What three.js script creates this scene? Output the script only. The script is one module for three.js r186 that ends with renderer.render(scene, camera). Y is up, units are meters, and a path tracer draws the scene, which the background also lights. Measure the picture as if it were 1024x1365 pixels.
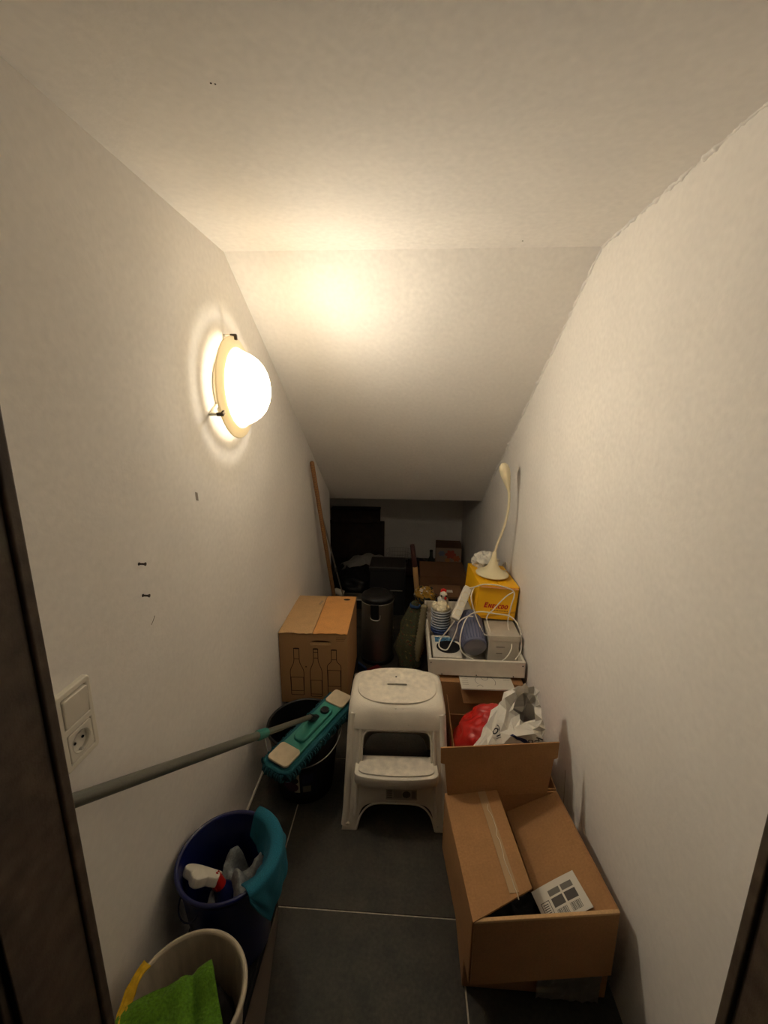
import * as THREE from 'three';
import { RoundedBoxGeometry } from 'three/addons/geometries/RoundedBoxGeometry.js';
import { mergeGeometries, mergeVertices, toCreasedNormals } from 'three/addons/utils/BufferGeometryUtils.js';
import { ImprovedNoise } from 'three/addons/math/ImprovedNoise.js';

// ---------------------------------------------------------------- camera, exposure
const scene = new THREE.Scene();
scene.background = new THREE.Color(0x000000);
const renderer = new THREE.WebGLRenderer();
renderer.toneMapping = THREE.LinearToneMapping;
renderer.toneMappingExposure = 1.0;
renderer.shadowMap.enabled = true;
const camera = new THREE.PerspectiveCamera(100.27, 1024 / 1365, 0.02, 40);
camera.position.set(0, 1.5, 0);
camera.rotation.set(-12.8 * Math.PI / 180, 3.29 * Math.PI / 180, 0.44 * Math.PI / 180, 'YXZ');
// the only light of the place is the wall lamp: its light is set in its builder (makeWallLamp)
const LAMP_FORWARD = 0.92, LAMP_BOWL = 0.05, LAMP_LEAK = 0.14, LAMP_GLOW = 0.6;
const LAMP_COLOR = [1.0, 0.925, 0.80];

// ---------------------------------------------------------------- helpers
const V3 = (x, y, z) => new THREE.Vector3(x, y, z);
let seed = 12345;
const rnd = () => { seed |= 0; seed = seed + 0x6D2B79F5 | 0; let t = Math.imul(seed ^ seed >>> 15, 1 | seed); t = t + Math.imul(t ^ t >>> 7, 61 | t) ^ t; return ((t ^ t >>> 14) >>> 0) / 4294967296; };
const rr = (a, b) => a + (b - a) * rnd();
const perlin = new ImprovedNoise();
const N3 = (x, y, z = 0) => perlin.noise(x + 31.7, y + 17.3, z + 5.1);
const fbm = (x, y, z, o = 4) => { let s = 0, a = 0.5, f = 1; for (let i = 0; i < o; i++) { s += a * N3(x * f, y * f, z * f); a *= 0.5; f *= 2.03; } return s; };
const clamp = (v, a = 0, b = 1) => Math.min(b, Math.max(a, v));
const lin = (c) => { c /= 255; return c <= 0.04045 ? c / 12.92 : ((c + 0.055) / 1.055) ** 2.4; };

const taken = new Map();
function numbered(name) { const n = taken.get(name) || 0; taken.set(name, n + 1); return n ? name + '_' + String(n).padStart(3, '0') : name; }
function fin(o) { o.castShadow = true; o.receiveShadow = true; return o; }
function thing(name, label, category, [x, y, z] = [0, 0, 0], turn = 0, group) {
  const o = new THREE.Group(); o.name = numbered(name); scene.add(o);
  o.position.set(x, y, z); o.rotation.y = turn; o.userData = { label, category };
  if (group) o.userData.group = group;
  return o;
}
function part(name, geo, mat, parent, label) {
  const m = fin(new THREE.Mesh(geo, mat)); m.name = name; parent.add(m);
  if (label) m.userData.label = label;
  return m;
}
function single(name, geo, mat, label, category, group) {
  const m = fin(new THREE.Mesh(geo, mat)); m.name = numbered(name); scene.add(m);
  m.userData = { label, category }; if (group) m.userData.group = group;
  return m;
}
function struct(name, geo, mat, label, category) {
  const m = fin(new THREE.Mesh(geo, mat)); m.name = name; scene.add(m);
  m.userData = { kind: 'structure', label, category };
  return m;
}
// uv in metres from the dominant axis of each face
function uvm(geo, s = 1) {
  const g = geo.index ? geo.toNonIndexed() : geo;
  const p = g.attributes.position, uv = new Float32Array(p.count * 2), a = V3(), b = V3(), c = V3(), n = V3();
  for (let i = 0; i < p.count; i += 3) {
    a.fromBufferAttribute(p, i); b.fromBufferAttribute(p, i + 1); c.fromBufferAttribute(p, i + 2);
    n.subVectors(b, a).cross(c.clone().sub(a));
    const ax = Math.abs(n.x), ay = Math.abs(n.y), az = Math.abs(n.z);
    [a, b, c].forEach((q, k) => {
      const [u, v] = ax >= ay && ax >= az ? [q.z, q.y] : ay >= az ? [q.x, q.z] : [q.x, q.y];
      uv[(i + k) * 2] = u / s; uv[(i + k) * 2 + 1] = v / s;
    });
  }
  g.setAttribute('uv', new THREE.BufferAttribute(uv, 2));
  return g;
}
function bx(w, h, d, x = 0, y = 0, z = 0, r = 0.002) {
  const g = r > 0 ? new RoundedBoxGeometry(w, h, d, 2, Math.min(r, w / 2.01, h / 2.01, d / 2.01)) : new THREE.BoxGeometry(w, h, d);
  g.translate(x, y, z); return uvm(g);
}
const span = (x0, x1, y0, y1, z0, z1, r = 0) => bx(x1 - x0, y1 - y0, z1 - z0, (x0 + x1) / 2, (y0 + y1) / 2, (z0 + z1) / 2, r);
function extr(shape, depth, bevel = 0.002, seg = 2, curve = 16) {
  const g = new THREE.ExtrudeGeometry(shape, { depth, bevelEnabled: bevel > 0, bevelThickness: bevel, bevelSize: bevel, bevelSegments: seg, curveSegments: curve });
  return g;
}
function poly(pts) { const s = new THREE.Shape(); pts.forEach(([x, y], i) => i ? s.lineTo(x, y) : s.moveTo(x, y)); s.closePath(); return s; }
function roundRect(w, h, r, T = THREE.Shape, cx = 0, cy = 0) {
  const s = new T(), x = cx - w / 2, y = cy - h / 2;
  s.moveTo(x + r, y); s.lineTo(x + w - r, y); s.absarc(x + w - r, y + r, r, -Math.PI / 2, 0); s.lineTo(x + w, y + h - r); s.absarc(x + w - r, y + h - r, r, 0, Math.PI / 2);
  s.lineTo(x + r, y + h); s.absarc(x + r, y + h - r, r, Math.PI / 2, Math.PI); s.lineTo(x, y + r); s.absarc(x + r, y + r, r, Math.PI, Math.PI * 1.5);
  return s;
}
function tube(pts, r, seg = 40, rad = 10, closed = false) {
  return new THREE.TubeGeometry(new THREE.CatmullRomCurve3(pts.map((p) => V3(...p)), closed, 'catmullrom', 0.5), seg, r, rad, closed);
}
function rod(a, b, r0, r1 = r0, seg = 16) {
  const A = V3(...a), B = V3(...b), L = A.distanceTo(B);
  const g = new THREE.CylinderGeometry(r1, r0, L, seg, 1); g.translate(0, L / 2, 0);
  g.applyQuaternion(new THREE.Quaternion().setFromUnitVectors(V3(0, 1, 0), B.clone().sub(A).normalize())); g.translate(...a);
  return g;
}
const lathe = (pts, seg = 48) => new THREE.LatheGeometry(pts.map(([x, y]) => new THREE.Vector2(x, y)), seg);
// cloth or paper: a surface f(u,v) -> [x,y,z] given thickness t
function sheet(nu, nv, f, t = 0.002, closedU = false) {
  const P = []; for (let j = 0; j <= nv; j++) for (let i = 0; i <= nu; i++) P.push(V3(...f(i / nu, j / nv)));
  const id = (i, j) => j * (nu + 1) + i, Nn = P.map(() => V3()), tri = [];
  for (let j = 0; j < nv; j++) for (let i = 0; i < nu; i++) { tri.push([id(i, j), id(i + 1, j), id(i + 1, j + 1)], [id(i, j), id(i + 1, j + 1), id(i, j + 1)]); }
  for (const [a, b, c] of tri) { const n = P[b].clone().sub(P[a]).cross(P[c].clone().sub(P[a])); Nn[a].add(n); Nn[b].add(n); Nn[c].add(n); }
  if (closedU) for (let j = 0; j <= nv; j++) { const n = Nn[id(0, j)].clone().add(Nn[id(nu, j)]); Nn[id(0, j)].copy(n); Nn[id(nu, j)].copy(n); }
  const n = P.length, pos = [], uv = [], idx = [];
  for (const s of [0.5, -0.5]) P.forEach((p, k) => { const q = p.clone().addScaledVector(Nn[k].clone().normalize(), s * t); pos.push(q.x, q.y, q.z); uv.push((k % (nu + 1)) / nu, Math.floor(k / (nu + 1)) / nv); });
  for (const [a, b, c] of tri) idx.push(a, b, c, a + n, c + n, b + n);
  const edge = (a, b) => idx.push(a, a + n, b, b, a + n, b + n);
  for (let i = 0; i < nu; i++) { edge(id(i, 0), id(i + 1, 0)); edge(id(i + 1, nv), id(i, nv)); }
  if (!closedU) for (let j = 0; j < nv; j++) { edge(id(0, j + 1), id(0, j)); edge(id(nu, j), id(nu, j + 1)); }
  const g = new THREE.BufferGeometry(); g.setAttribute('position', new THREE.Float32BufferAttribute(pos, 3)); g.setAttribute('uv', new THREE.Float32BufferAttribute(uv, 2)); g.setIndex(idx); g.computeVertexNormals();
  return g;
}
// crumple: push the points of a closed shape along their normals by noise
function crumple(geo, amp, freq, off = 0, ridge = false) {
  let g = geo.clone(); g.deleteAttribute('uv'); g.deleteAttribute('normal'); g = mergeVertices(g, 1e-5); g.computeVertexNormals();
  const p = g.attributes.position, n = g.attributes.normal;
  for (let i = 0; i < p.count; i++) {
    const x = p.getX(i), y = p.getY(i), z = p.getZ(i);
    let k = fbm(x * freq + off, y * freq, z * freq, 3); if (ridge) k = 0.4 - Math.abs(k) * 2;
    p.setXYZ(i, x + n.getX(i) * k * amp, y + n.getY(i) * k * amp, z + n.getZ(i) * k * amp);
  }
  g.computeVertexNormals(); return uvm(g);
}
const merge = (list) => mergeGeometries(list.map((g) => { const q = g.index ? g.toNonIndexed() : g.clone(); for (const k of Object.keys(q.attributes)) if (!['position', 'normal', 'uv'].includes(k)) q.deleteAttribute(k); return q; }));

// ---------------------------------------------------------------- textures
function dataTex(w, h, f, srgb = true, rep = 1) {
  const d = new Uint8Array(w * h * 4);
  for (let y = 0; y < h; y++) for (let x = 0; x < w; x++) { const c = f(x / w, y / h), i = (y * w + x) * 4; d[i] = c[0]; d[i + 1] = c[1]; d[i + 2] = c[2]; d[i + 3] = 255; }
  const t = new THREE.DataTexture(d, w, h); t.wrapS = t.wrapT = THREE.RepeatWrapping; t.magFilter = THREE.LinearFilter; t.minFilter = THREE.LinearMipmapLinearFilter; t.generateMipmaps = true;
  if (srgb) t.colorSpace = THREE.SRGBColorSpace; t.repeat.set(rep, rep); t.needsUpdate = true; return t;
}
// tiling noise: blend of four shifted copies
const tileN = (u, v, f, o = 3, k = 0) => { const a = fbm(u * f, v * f, k, o), b = fbm((u - 1) * f, v * f, k, o), c = fbm(u * f, (v - 1) * f, k, o), d = fbm((u - 1) * f, (v - 1) * f, k, o); return (a * (1 - u) + b * u) * (1 - v) + (c * (1 - u) + d * u) * v; };
const vary = (r, g, b, amp, f, k = 0, o = 4) => dataTex(256, 256, (u, v) => { const n = 1 + amp * tileN(u, v, f, o, k) * 2; return [clamp(r * n, 0, 255), clamp(g * n, 0, 255), clamp(b * n, 0, 255)]; });
function canvasTex(w, h, draw) {
  const c = document.createElement('canvas'); c.width = w; c.height = h; const x = c.getContext('2d'); draw(x, w, h);
  const t = new THREE.CanvasTexture(c); t.colorSpace = THREE.SRGBColorSpace; t.anisotropy = 8; return t;
}
const rep = (t, n) => { t.repeat.set(n, n); return t; };
const plasterBump = dataTex(512, 512, (u, v) => { const n = 128 + 150 * tileN(u, v, 60, 3, 2) + 60 * tileN(u, v, 12, 3, 7); const q = clamp(n, 0, 255); return [q, q, q]; }, false, 2.2);
const wallTex = dataTex(512, 512, (u, v) => { const n = 1 + 0.04 * tileN(u, v, 7, 4, 3) + 0.06 * tileN(u, v, 90, 2, 8); return [clamp(240 * n, 0, 255), clamp(235 * n, 0, 255), clamp(228 * n, 0, 255)]; }, true, 0.7);
const fineBump = dataTex(256, 256, (u, v) => { const q = clamp(128 + 170 * tileN(u, v, 40, 3, 4), 0, 255); return [q, q, q]; }, false, 8);
const weaveBump = dataTex(256, 256, (u, v) => { const q = clamp(128 + 200 * tileN(u, v, 34, 3, 5), 0, 255); return [q, q, q]; }, false, 6);
const M = {};
const std = (o) => new THREE.MeshStandardMaterial(o);
const phys = (o) => new THREE.MeshPhysicalMaterial(o);
M.wall = std({ map: wallTex, roughness: 0.92, bumpMap: plasterBump, bumpScale: 0.0005 });
M.slate = [0, 1, 2].map((k) => std({ map: rep(dataTex(512, 512, (u, v) => { const n = tileN(u, v, 9, 5, k * 7 + 1), m = tileN(u, v, 70, 2, k), q = 1 + 0.55 * n + 0.5 * m; return [clamp(55 * q + 8 * n, 0, 255), clamp(52 * q, 0, 255), clamp(43 * q, 0, 255)]; }), 1.4), roughness: 0.62, bumpMap: fineBump, bumpScale: 0.0012 }));
M.grout = std({ map: rep(vary(188, 178, 160, 0.2, 20), 3), roughness: 0.95 });
M.frame = std({ map: rep(vary(84, 70, 57, 0.3, 12, 2), 3), roughness: 0.6, bumpMap: fineBump, bumpScale: 0.0004 });
M.hall = std({ color: 0x4a443d, roughness: 0.95 });
const cardTex = (r, g, b, k) => rep(dataTex(256, 256, (u, v) => { const n = 1 + 0.10 * tileN(u, v, 6, 4, k) + 0.16 * tileN(u, v, 60, 2, k + 3) + 0.05 * tileN(u * 0.2, v, 90, 2, k + 5); return [clamp(r * n, 0, 255), clamp(g * n, 0, 255), clamp(b * n, 0, 255)]; }), 3);
M.card = std({ map: cardTex(166, 122, 77, 1), roughness: 0.85 });
M.cardPale = std({ map: cardTex(204, 166, 118, 2), roughness: 0.85 });
M.cardWarm = std({ map: cardTex(222, 160, 92, 3), roughness: 0.82 });
M.cardDark = std({ map: cardTex(120, 84, 55, 4), roughness: 0.88 });  // darker copy of M.card, puts the shade on the far cartons into the colour
M.tape = phys({ color: 0xa98a62, roughness: 0.38, clearcoat: 0.3 });
M.stool = std({ map: rep(dataTex(512, 512, (u, v) => { const n = 1 + 0.10 * tileN(u, v, 5, 4, 6); const dirt = tileN(u, v, 28, 4, 9) > 0.33 ? 0.72 : 1; return [clamp(232 * n * dirt, 0, 255), clamp(224 * n * dirt, 0, 255), clamp(208 * n * dirt, 0, 255)]; }), 2.2), roughness: 0.5, bumpMap: fineBump, bumpScale: 0.0004 });
M.stoolPad = std({ map: rep(dataTex(512, 512, (u, v) => { const n = 1 + 0.22 * tileN(u, v, 14, 4, 16); return [clamp(228 * n, 0, 255), clamp(219 * n, 0, 255), clamp(202 * n, 0, 255)]; }), 3), roughness: 0.65, bumpMap: fineBump, bumpScale: 0.001 });
M.black = std({ color: 0x0d0d0f, roughness: 0.42 });
M.blackMatte = std({ color: 0x141313, roughness: 0.8 });
M.hole = std({ color: 0x0a0908, roughness: 1 });
M.screw = std({ color: 0x4a4036, roughness: 0.4, metalness: 0.9 });
M.steel = std({ color: 0x8d8a84, roughness: 0.42, metalness: 0.9 });
M.wire = std({ color: 0xc9c5bc, roughness: 0.3, metalness: 0.9 });
M.whitePlastic = std({ color: 0xe4ddcd, roughness: 0.38 });
M.creamPlastic = std({ color: 0xe9dcb6, roughness: 0.42 });
M.whitePaint = std({ map: rep(vary(222, 214, 198, 0.06, 9, 1), 2), roughness: 0.6 });
M.teal = std({ color: 0x2a7d70, roughness: 0.45 });
M.tealFringe = std({ color: 0x12525c, roughness: 0.95, bumpMap: weaveBump, bumpScale: 0.002 });
M.pocket = std({ map: rep(vary(200, 184, 156, 0.05, 12, 3), 3), roughness: 0.95 });
M.pole = std({ map: rep(vary(104, 104, 94, 0.08, 14, 5), 4), roughness: 0.42, metalness: 0.35 });
M.blueBucket = phys({ color: 0x0c1550, roughness: 0.3, clearcoat: 0.3 });
M.whiteBucket = std({ map: rep(vary(196, 183, 160, 0.18, 12, 8), 3), roughness: 0.5 });
M.turq = std({ map: rep(vary(30, 112, 136, 0.3, 30, 9), 6), roughness: 1, bumpMap: weaveBump, bumpScale: 0.003 });
M.green = std({ map: rep(vary(88, 132, 24, 0.28, 30, 10), 6), roughness: 1, bumpMap: weaveBump, bumpScale: 0.003 });
M.yellowCloth = std({ map: rep(vary(205, 165, 34, 0.2, 20, 11), 4), roughness: 1 });
M.greyCloth = std({ map: rep(vary(148, 152, 152, 0.22, 25, 12), 5), roughness: 1, bumpMap: weaveBump, bumpScale: 0.002 });
M.red = phys({ color: 0xb5160f, roughness: 0.35, clearcoat: 0.3 });
M.redCap = std({ color: 0xc8190f, roughness: 0.4 });
M.wood = std({ map: rep(dataTex(256, 256, (u, v) => { const n = 1 + 0.3 * tileN(u * 1, v, 8, 4, 3) + 0.12 * Math.sin((v + 0.1 * tileN(u, v, 5, 3, 9)) * 120); return [clamp(150 * n, 0, 255), clamp(108 * n, 0, 255), clamp(66 * n, 0, 255)]; }), 4), roughness: 0.7 });
M.woodPale = std({ map: rep(vary(186, 148, 96, 0.18, 14, 2), 4), roughness: 0.7 });
M.yellowBox = std({ map: rep(vary(252, 190, 12, 0.04, 8, 4), 3), roughness: 0.5 });
M.greyBox = std({ map: rep(vary(196, 188, 172, 0.05, 8, 5), 3), roughness: 0.7 });
M.paper = std({ map: rep(vary(222, 216, 202, 0.06, 10, 6), 3), roughness: 0.9 });
M.brownBoard = std({ map: rep(vary(62, 46, 36, 0.25, 9, 7), 2), roughness: 0.75 });

// ================================================================ the setting
const LW = -0.6, RW = 0.57, BACK = -4.4, LEND = -3.18, FR0 = -0.40, FR1 = -0.31;
struct('wall_left', span(LW - 0.15, LW, -0.02, 2.1, LEND, FR1), M.wall, 'white plastered wall carrying the glass lamp and the light switch', 'wall');
struct('wall_right', span(RW, RW + 0.15, -0.02, 2.1, BACK - 0.1, FR1), M.wall, 'white plastered wall behind the swan-neck desk lamp', 'wall');
struct('wall_back', span(-1.6, RW + 0.15, -0.02, 1.2, BACK - 0.12, BACK), M.wall, 'dim white wall at the far end under the stairs', 'wall');
struct('wall_alcove', merge([span(-1.6, -1.5, -0.02, 1.2, BACK, LEND + 0.02), span(-1.6, LW - 0.15, -0.02, 1.2, LEND, LEND + 0.1)]), M.wall, 'hidden white walls of the dark recess past the wall end', 'wall');
{
  const g = new THREE.ExtrudeGeometry(poly([[0.31, 2.0], [1.47, 2.0], [3.28, 0.858], [3.28, 1.02], [1.52, 2.15], [0.31, 2.15]]), { depth: RW - LW + 0.2, bevelEnabled: false });
  g.rotateY(Math.PI / 2); g.translate(LW - 0.1, 0, 0); // (depth,height,x) -> x along +x, depth along -z
  struct('ceiling', uvm(g), M.wall, 'white plastered ceiling folding down into the stair slope', 'ceiling');
  struct('ceiling_rear', span(-1.6, RW + 0.15, 0.96, 1.1, BACK - 0.1, -3.27), M.wall, 'low flat ceiling over the dark recess', 'ceiling');
}
// door wall behind the camera side, with its dark frame
struct('wall_front', merge([span(-1.3, -0.44, -0.02, 2.1, FR0, FR1), span(0.44, 1.3, -0.02, 2.1, FR0, FR1), span(-1.3, 1.3, 2.0, 2.45, FR0 + 0.005, FR1)]), M.wall, 'thin wall around the doorway', 'wall');
function jamb(n, s, label) {
  const g = [span(0.407, 0.45, 0, 1.97, FR0 - 0.004, FR1 + 0.004, 0.002), span(0.402, 0.45, 0, 1.97, FR0 - 0.012, FR0 + 0.004, 0.004), span(0.415, 0.49, 0, 2.0, FR1, FR1 + 0.014, 0.003)];
  const m = merge(g); if (s < 0) { m.scale(-1, 1, 1); const ix = []; for (let i = 0; i < m.attributes.position.count; i += 3) ix.push(i, i + 2, i + 1); m.setIndex(ix); }
  struct(n, m, M.frame, label, 'door frame');
}
jamb('trim_1', -1, 'dark brown door jamb beside the light switch');
jamb('trim_2', 1, 'dark brown door jamb on the side of the cardboard boxes');
struct('trim_3', merge([span(-0.45, 0.45, 1.95, 1.985, FR0 - 0.012, FR1 + 0.004, 0.002), span(-0.49, 0.49, 1.95, 2.02, FR1, FR1 + 0.014, 0.003)]), M.frame, 'dark brown head of the door frame', 'door frame');
// the hall the camera stands in (unlit)
struct('wall_hall', merge([span(-1.4, -1.3, -0.02, 2.45, FR0, 1.6), span(1.3, 1.4, -0.02, 2.45, FR0, 1.6), span(-1.4, 1.4, -0.02, 2.45, 1.6, 1.7)]), M.hall, 'unlit walls of the hall outside the doorway', 'wall');
struct('ceiling_hall', span(-1.4, 1.4, 2.45, 2.55, FR0, 1.7), M.hall, 'unlit ceiling of the hall outside the doorway', 'ceiling');
{
  const fl = struct('floor', span(-1.6, 1.4, -0.06, -0.003, BACK - 0.1, 1.7), M.grout, 'dark slate tile floor with pale thin joints', 'floor');
  const xs = [-1.61, -1.01, -0.41, 0.18, 0.78, 1.38], zs = []; for (let k = -6; k <= 4; k++) zs.push(-1.01 + 0.6 * k);
  for (let i = 0; i + 1 < xs.length; i++) for (let j = 0; j + 1 < zs.length; j++) {
    const x0 = Math.max(xs[i], -1.6) + 0.0023, x1 = xs[i + 1] - 0.0023, z0 = Math.max(zs[j], BACK) + 0.0023, z1 = zs[j + 1] - 0.0023;
    if (z1 - z0 < 0.02) continue;
    const t = part('tile', span(x0, x1, -0.02, 0, z0, z1, 0.0012), M.slate[(i * 2 + j) % 3], fl); void t;
  }
}
// pale sealant bead along the foot of the wall
struct('baseboard_left', uvm(tube([[LW, 0.004, -0.4], [LW, 0.004, -1.2], [LW, 0.004, -2.2], [LW, 0.004, LEND]], 0.007, 30, 8)), M.whitePaint, 'pale sealant bead along the foot of the lamp wall', 'skirting');
// rough plaster joint between the slope and the far wall
function rough(n, a, b, label) {
  const pts = [], k = 70; for (let i = 0; i <= k; i++) { const t = i / k; pts.push(V3(a[0] + (b[0] - a[0]) * t, a[1] + (b[1] - a[1]) * t, a[2] + (b[2] - a[2]) * t)); }
  const g = new THREE.TubeGeometry(new THREE.CatmullRomCurve3(pts), 280, 0.005, 6);
  struct(n, crumple(g, 0.016, 42, 3), M.wall, label, 'plaster joint');
}
rough('trim_4', [RW, 2.0, -0.42], [RW, 2.0, -1.47], 'rough plaster joint between flat ceiling and wall');
rough('trim_5', [RW, 2.0, -1.47], [RW, 0.862, -3.27], 'rough plaster joint between sloping ceiling and wall');

// ================================================================ wall lamp
(function makeWallLamp() {
  const t = thing('wall_lamp', 'glowing frosted glass dome lamp with three dark clips on wall', 'lamp', [LW, 1.58, -1.42]);
  const face = (g) => { g.rotateZ(-Math.PI / 2); return g; };            // lathe axis y -> +x, out of the wall
  part('base_plate', face(lathe([[0, 0], [0.105, 0], [0.105, 0.008], [0.1, 0.012], [0, 0.012]])), M.whitePlastic, t);
  part('shadow_ring', face(new THREE.TorusGeometry(0.118, 0.0048, 8, 64).rotateX(Math.PI / 2).translate(0, 0.028, 0)), M.whitePlastic, t);  // ring added inside the lamp to throw the dark ring on the wall
  const glass = phys({ color: 0xfff6e2, roughness: 1, transmission: 0.88, thickness: 0, emissive: 0xfff0d4, emissiveIntensity: LAMP_GLOW });
  const rimGlass = phys({ color: 0xf3ead2, roughness: 0.9, transmission: 0.5, thickness: 0 });
  // bell-shaped bowl: flared towards the rim, full in the middle
  const prof = [[0.127, 0.046], [0.121, 0.054], [0.115, 0.066], [0.107, 0.084], [0.095, 0.102], [0.079, 0.117], [0.057, 0.129], [0.03, 0.136], [0, 0.138]];
  const inner = prof.map(([r, y]) => [Math.max(0, r - 0.004), y - 0.003]).reverse();
  part('glass_bowl', face(lathe([...inner, ...prof], 72)), glass, t, 'glowing frosted glass bowl').castShadow = false; // the frosted glass lets the light out
  part('glass_rim', face(lathe([[0.124, 0.043], [0.140, 0.034], [0.155, 0.030], [0.159, 0.032], [0.160, 0.035], [0.157, 0.037], [0.143, 0.039], [0.133, 0.043], [0.127, 0.048], [0.124, 0.043]], 72)), rimGlass, t, 'cream glass rim');
  for (const a of [90, 210, 330]) {
    const r = a * Math.PI / 180, c = new THREE.Group();
    const g = merge([bx(0.008, 0.016, 0.011, 0.041, 0.157, 0, 0.002), bx(0.020, 0.006, 0.011, 0.034, 0.164, 0, 0.001)]);
    g.rotateX(r - Math.PI / 2); part('clip', g, M.screw, t, 'dark metal clip'); void c;
    const ag = merge([bx(0.026, 0.005, 0.009, 0.014, 0.164, 0, 0.001), bx(0.006, 0.062, 0.009, 0.006, 0.136, 0, 0.001)]); ag.rotateX(r - Math.PI / 2); part('arm', ag, M.whitePlastic, t);  // arms kept for the spoke shadows they throw on the wall
  }
  const bulbMat = std({ color: 0xffffff, emissive: 0xffe8c0, emissiveIntensity: 1.5 });
  part('bulb', face(new THREE.SphereGeometry(0.028, 24, 16).translate(0, 0.072, 0)), bulbMat, t).castShadow = false;
  // light of the bulb: most of it leaves through the bowl, a little leaks out behind the rim
  const F = new THREE.SpotLight(new THREE.Color(...LAMP_COLOR), LAMP_FORWARD, 0, 89 * Math.PI / 180, 1, 2); F.position.set(0.122, 0, 0); F.target.position.set(1, -0.05, 0); F.castShadow = true; F.shadow.radius = 2; F.name = 'forward_light'; t.add(F, F.target);
  const Q = new THREE.PointLight(new THREE.Color(...LAMP_COLOR), LAMP_BOWL, 0, 2); Q.position.set(0.122, 0, 0); Q.castShadow = true; Q.shadow.radius = 2; Q.name = 'bowl_light'; t.add(Q);
  const L = new THREE.PointLight(new THREE.Color(...LAMP_COLOR), LAMP_LEAK, 0, 2); L.position.set(0.078, 0, 0); L.castShadow = true; L.shadow.radius = 0.4; L.name = 'bulb_light'; t.add(L);
})();

// ================================================================ light switch with socket, screws, marks
{
  const t = thing('switch_socket_plate', 'white double wall plate with rocker switch over round socket', 'light switch', [LW, 0.948, -0.640]);
  const ro = (g, x) => { g.rotateY(Math.PI / 2); g.translate(x, 0, 0); return uvm(g); };
  const fs = roundRect(0.075, 0.147, 0.006); fs.holes.push(roundRect(0.0635, 0.0635, 0.004, THREE.Path, 0, 0.0355), roundRect(0.0625, 0.0625, 0.004, THREE.Path, 0, -0.0355));
  part('frame', ro(extr(fs, 0.007, 0.003, 3), 0), M.whitePlastic, t);
  const rk = part('rocker', ro(extr(roundRect(0.052, 0.052, 0.003), 0.010, 0.002, 3), 0), M.whitePlastic, t); rk.position.y = 0.0355; rk.rotation.z = -0.07;
  part('backing', bx(0.001, 0.14, 0.07, 0.0005, 0, 0, 0), M.hole, t);
  const ss = roundRect(0.052, 0.052, 0.003); const hp = new THREE.Path(); hp.absarc(0, 0, 0.0205, 0, Math.PI * 2, true); ss.holes.push(hp);
  const so = part('socket', ro(extr(ss, 0.008, 0.002, 3, 32), 0), M.whitePlastic, t); so.position.y = -0.0355;
  part('recess', (() => { const g = lathe([[0, 0.0012], [0.0195, 0.0012], [0.0205, 0.008], [0.0215, 0.008], [0.0215, 0.0002], [0, 0.0002]], 40); g.rotateZ(-Math.PI / 2); g.translate(0.002, 0, 0); return g; })(), M.whitePlastic, so);
  for (const s of [-1, 1]) { part('contact_hole', new THREE.CylinderGeometry(0.0026, 0.0026, 0.003, 12).rotateZ(Math.PI / 2).translate(0.0035, 0, s * 0.0095), M.hole, so); part('earth_clip', bx(0.007, 0.004, 0.006, 0.006, s * 0.0185, 0, 0.001), M.wire, so); }
}
for (const [y, lab] of [[1.17, 'small dark screw in the wall, upper of two'], [1.094, 'small dark screw in the wall, lower of two']]) {
  const t = thing('wall_screw', lab, 'screw', [LW, y, -0.875], 0, 'screws in the lamp wall');
  part('shank', rod([-0.004, 0, 0], [0.014, 0.0, 0], 0.0022, 0.0022, 10), M.screw, t);
  part('head', rod([0.012, 0, 0], [0.0155, 0, 0], 0.0026, 0.0042, 16), M.screw, t);
  part('wall_plug', rod([-0.002, 0, 0], [0.0010, 0, 0], 0.0038, 0.0036, 14), M.blackMatte, t);
}
{
  const mk = std({ color: 0x6c6256, roughness: 1 });
  const w = scene.getObjectByName('wall_left');
  part('scuff_mark', tube([[LW, 1.012, -0.892], [LW, 1.018, -0.900], [LW, 1.027, -0.909]], 0.0009, 12, 5), mk, w);
  part('paint_chip', (() => { const g = extr(poly([[-0.006, 0.014], [0.006, 0.010], [0.008, -0.014], [-0.004, -0.010]]), 0.0006, 0); g.rotateY(Math.PI / 2); g.translate(LW, 1.27, -1.16); return g; })(), std({ color: 0x9d9285, roughness: 1 }), w);
}

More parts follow.
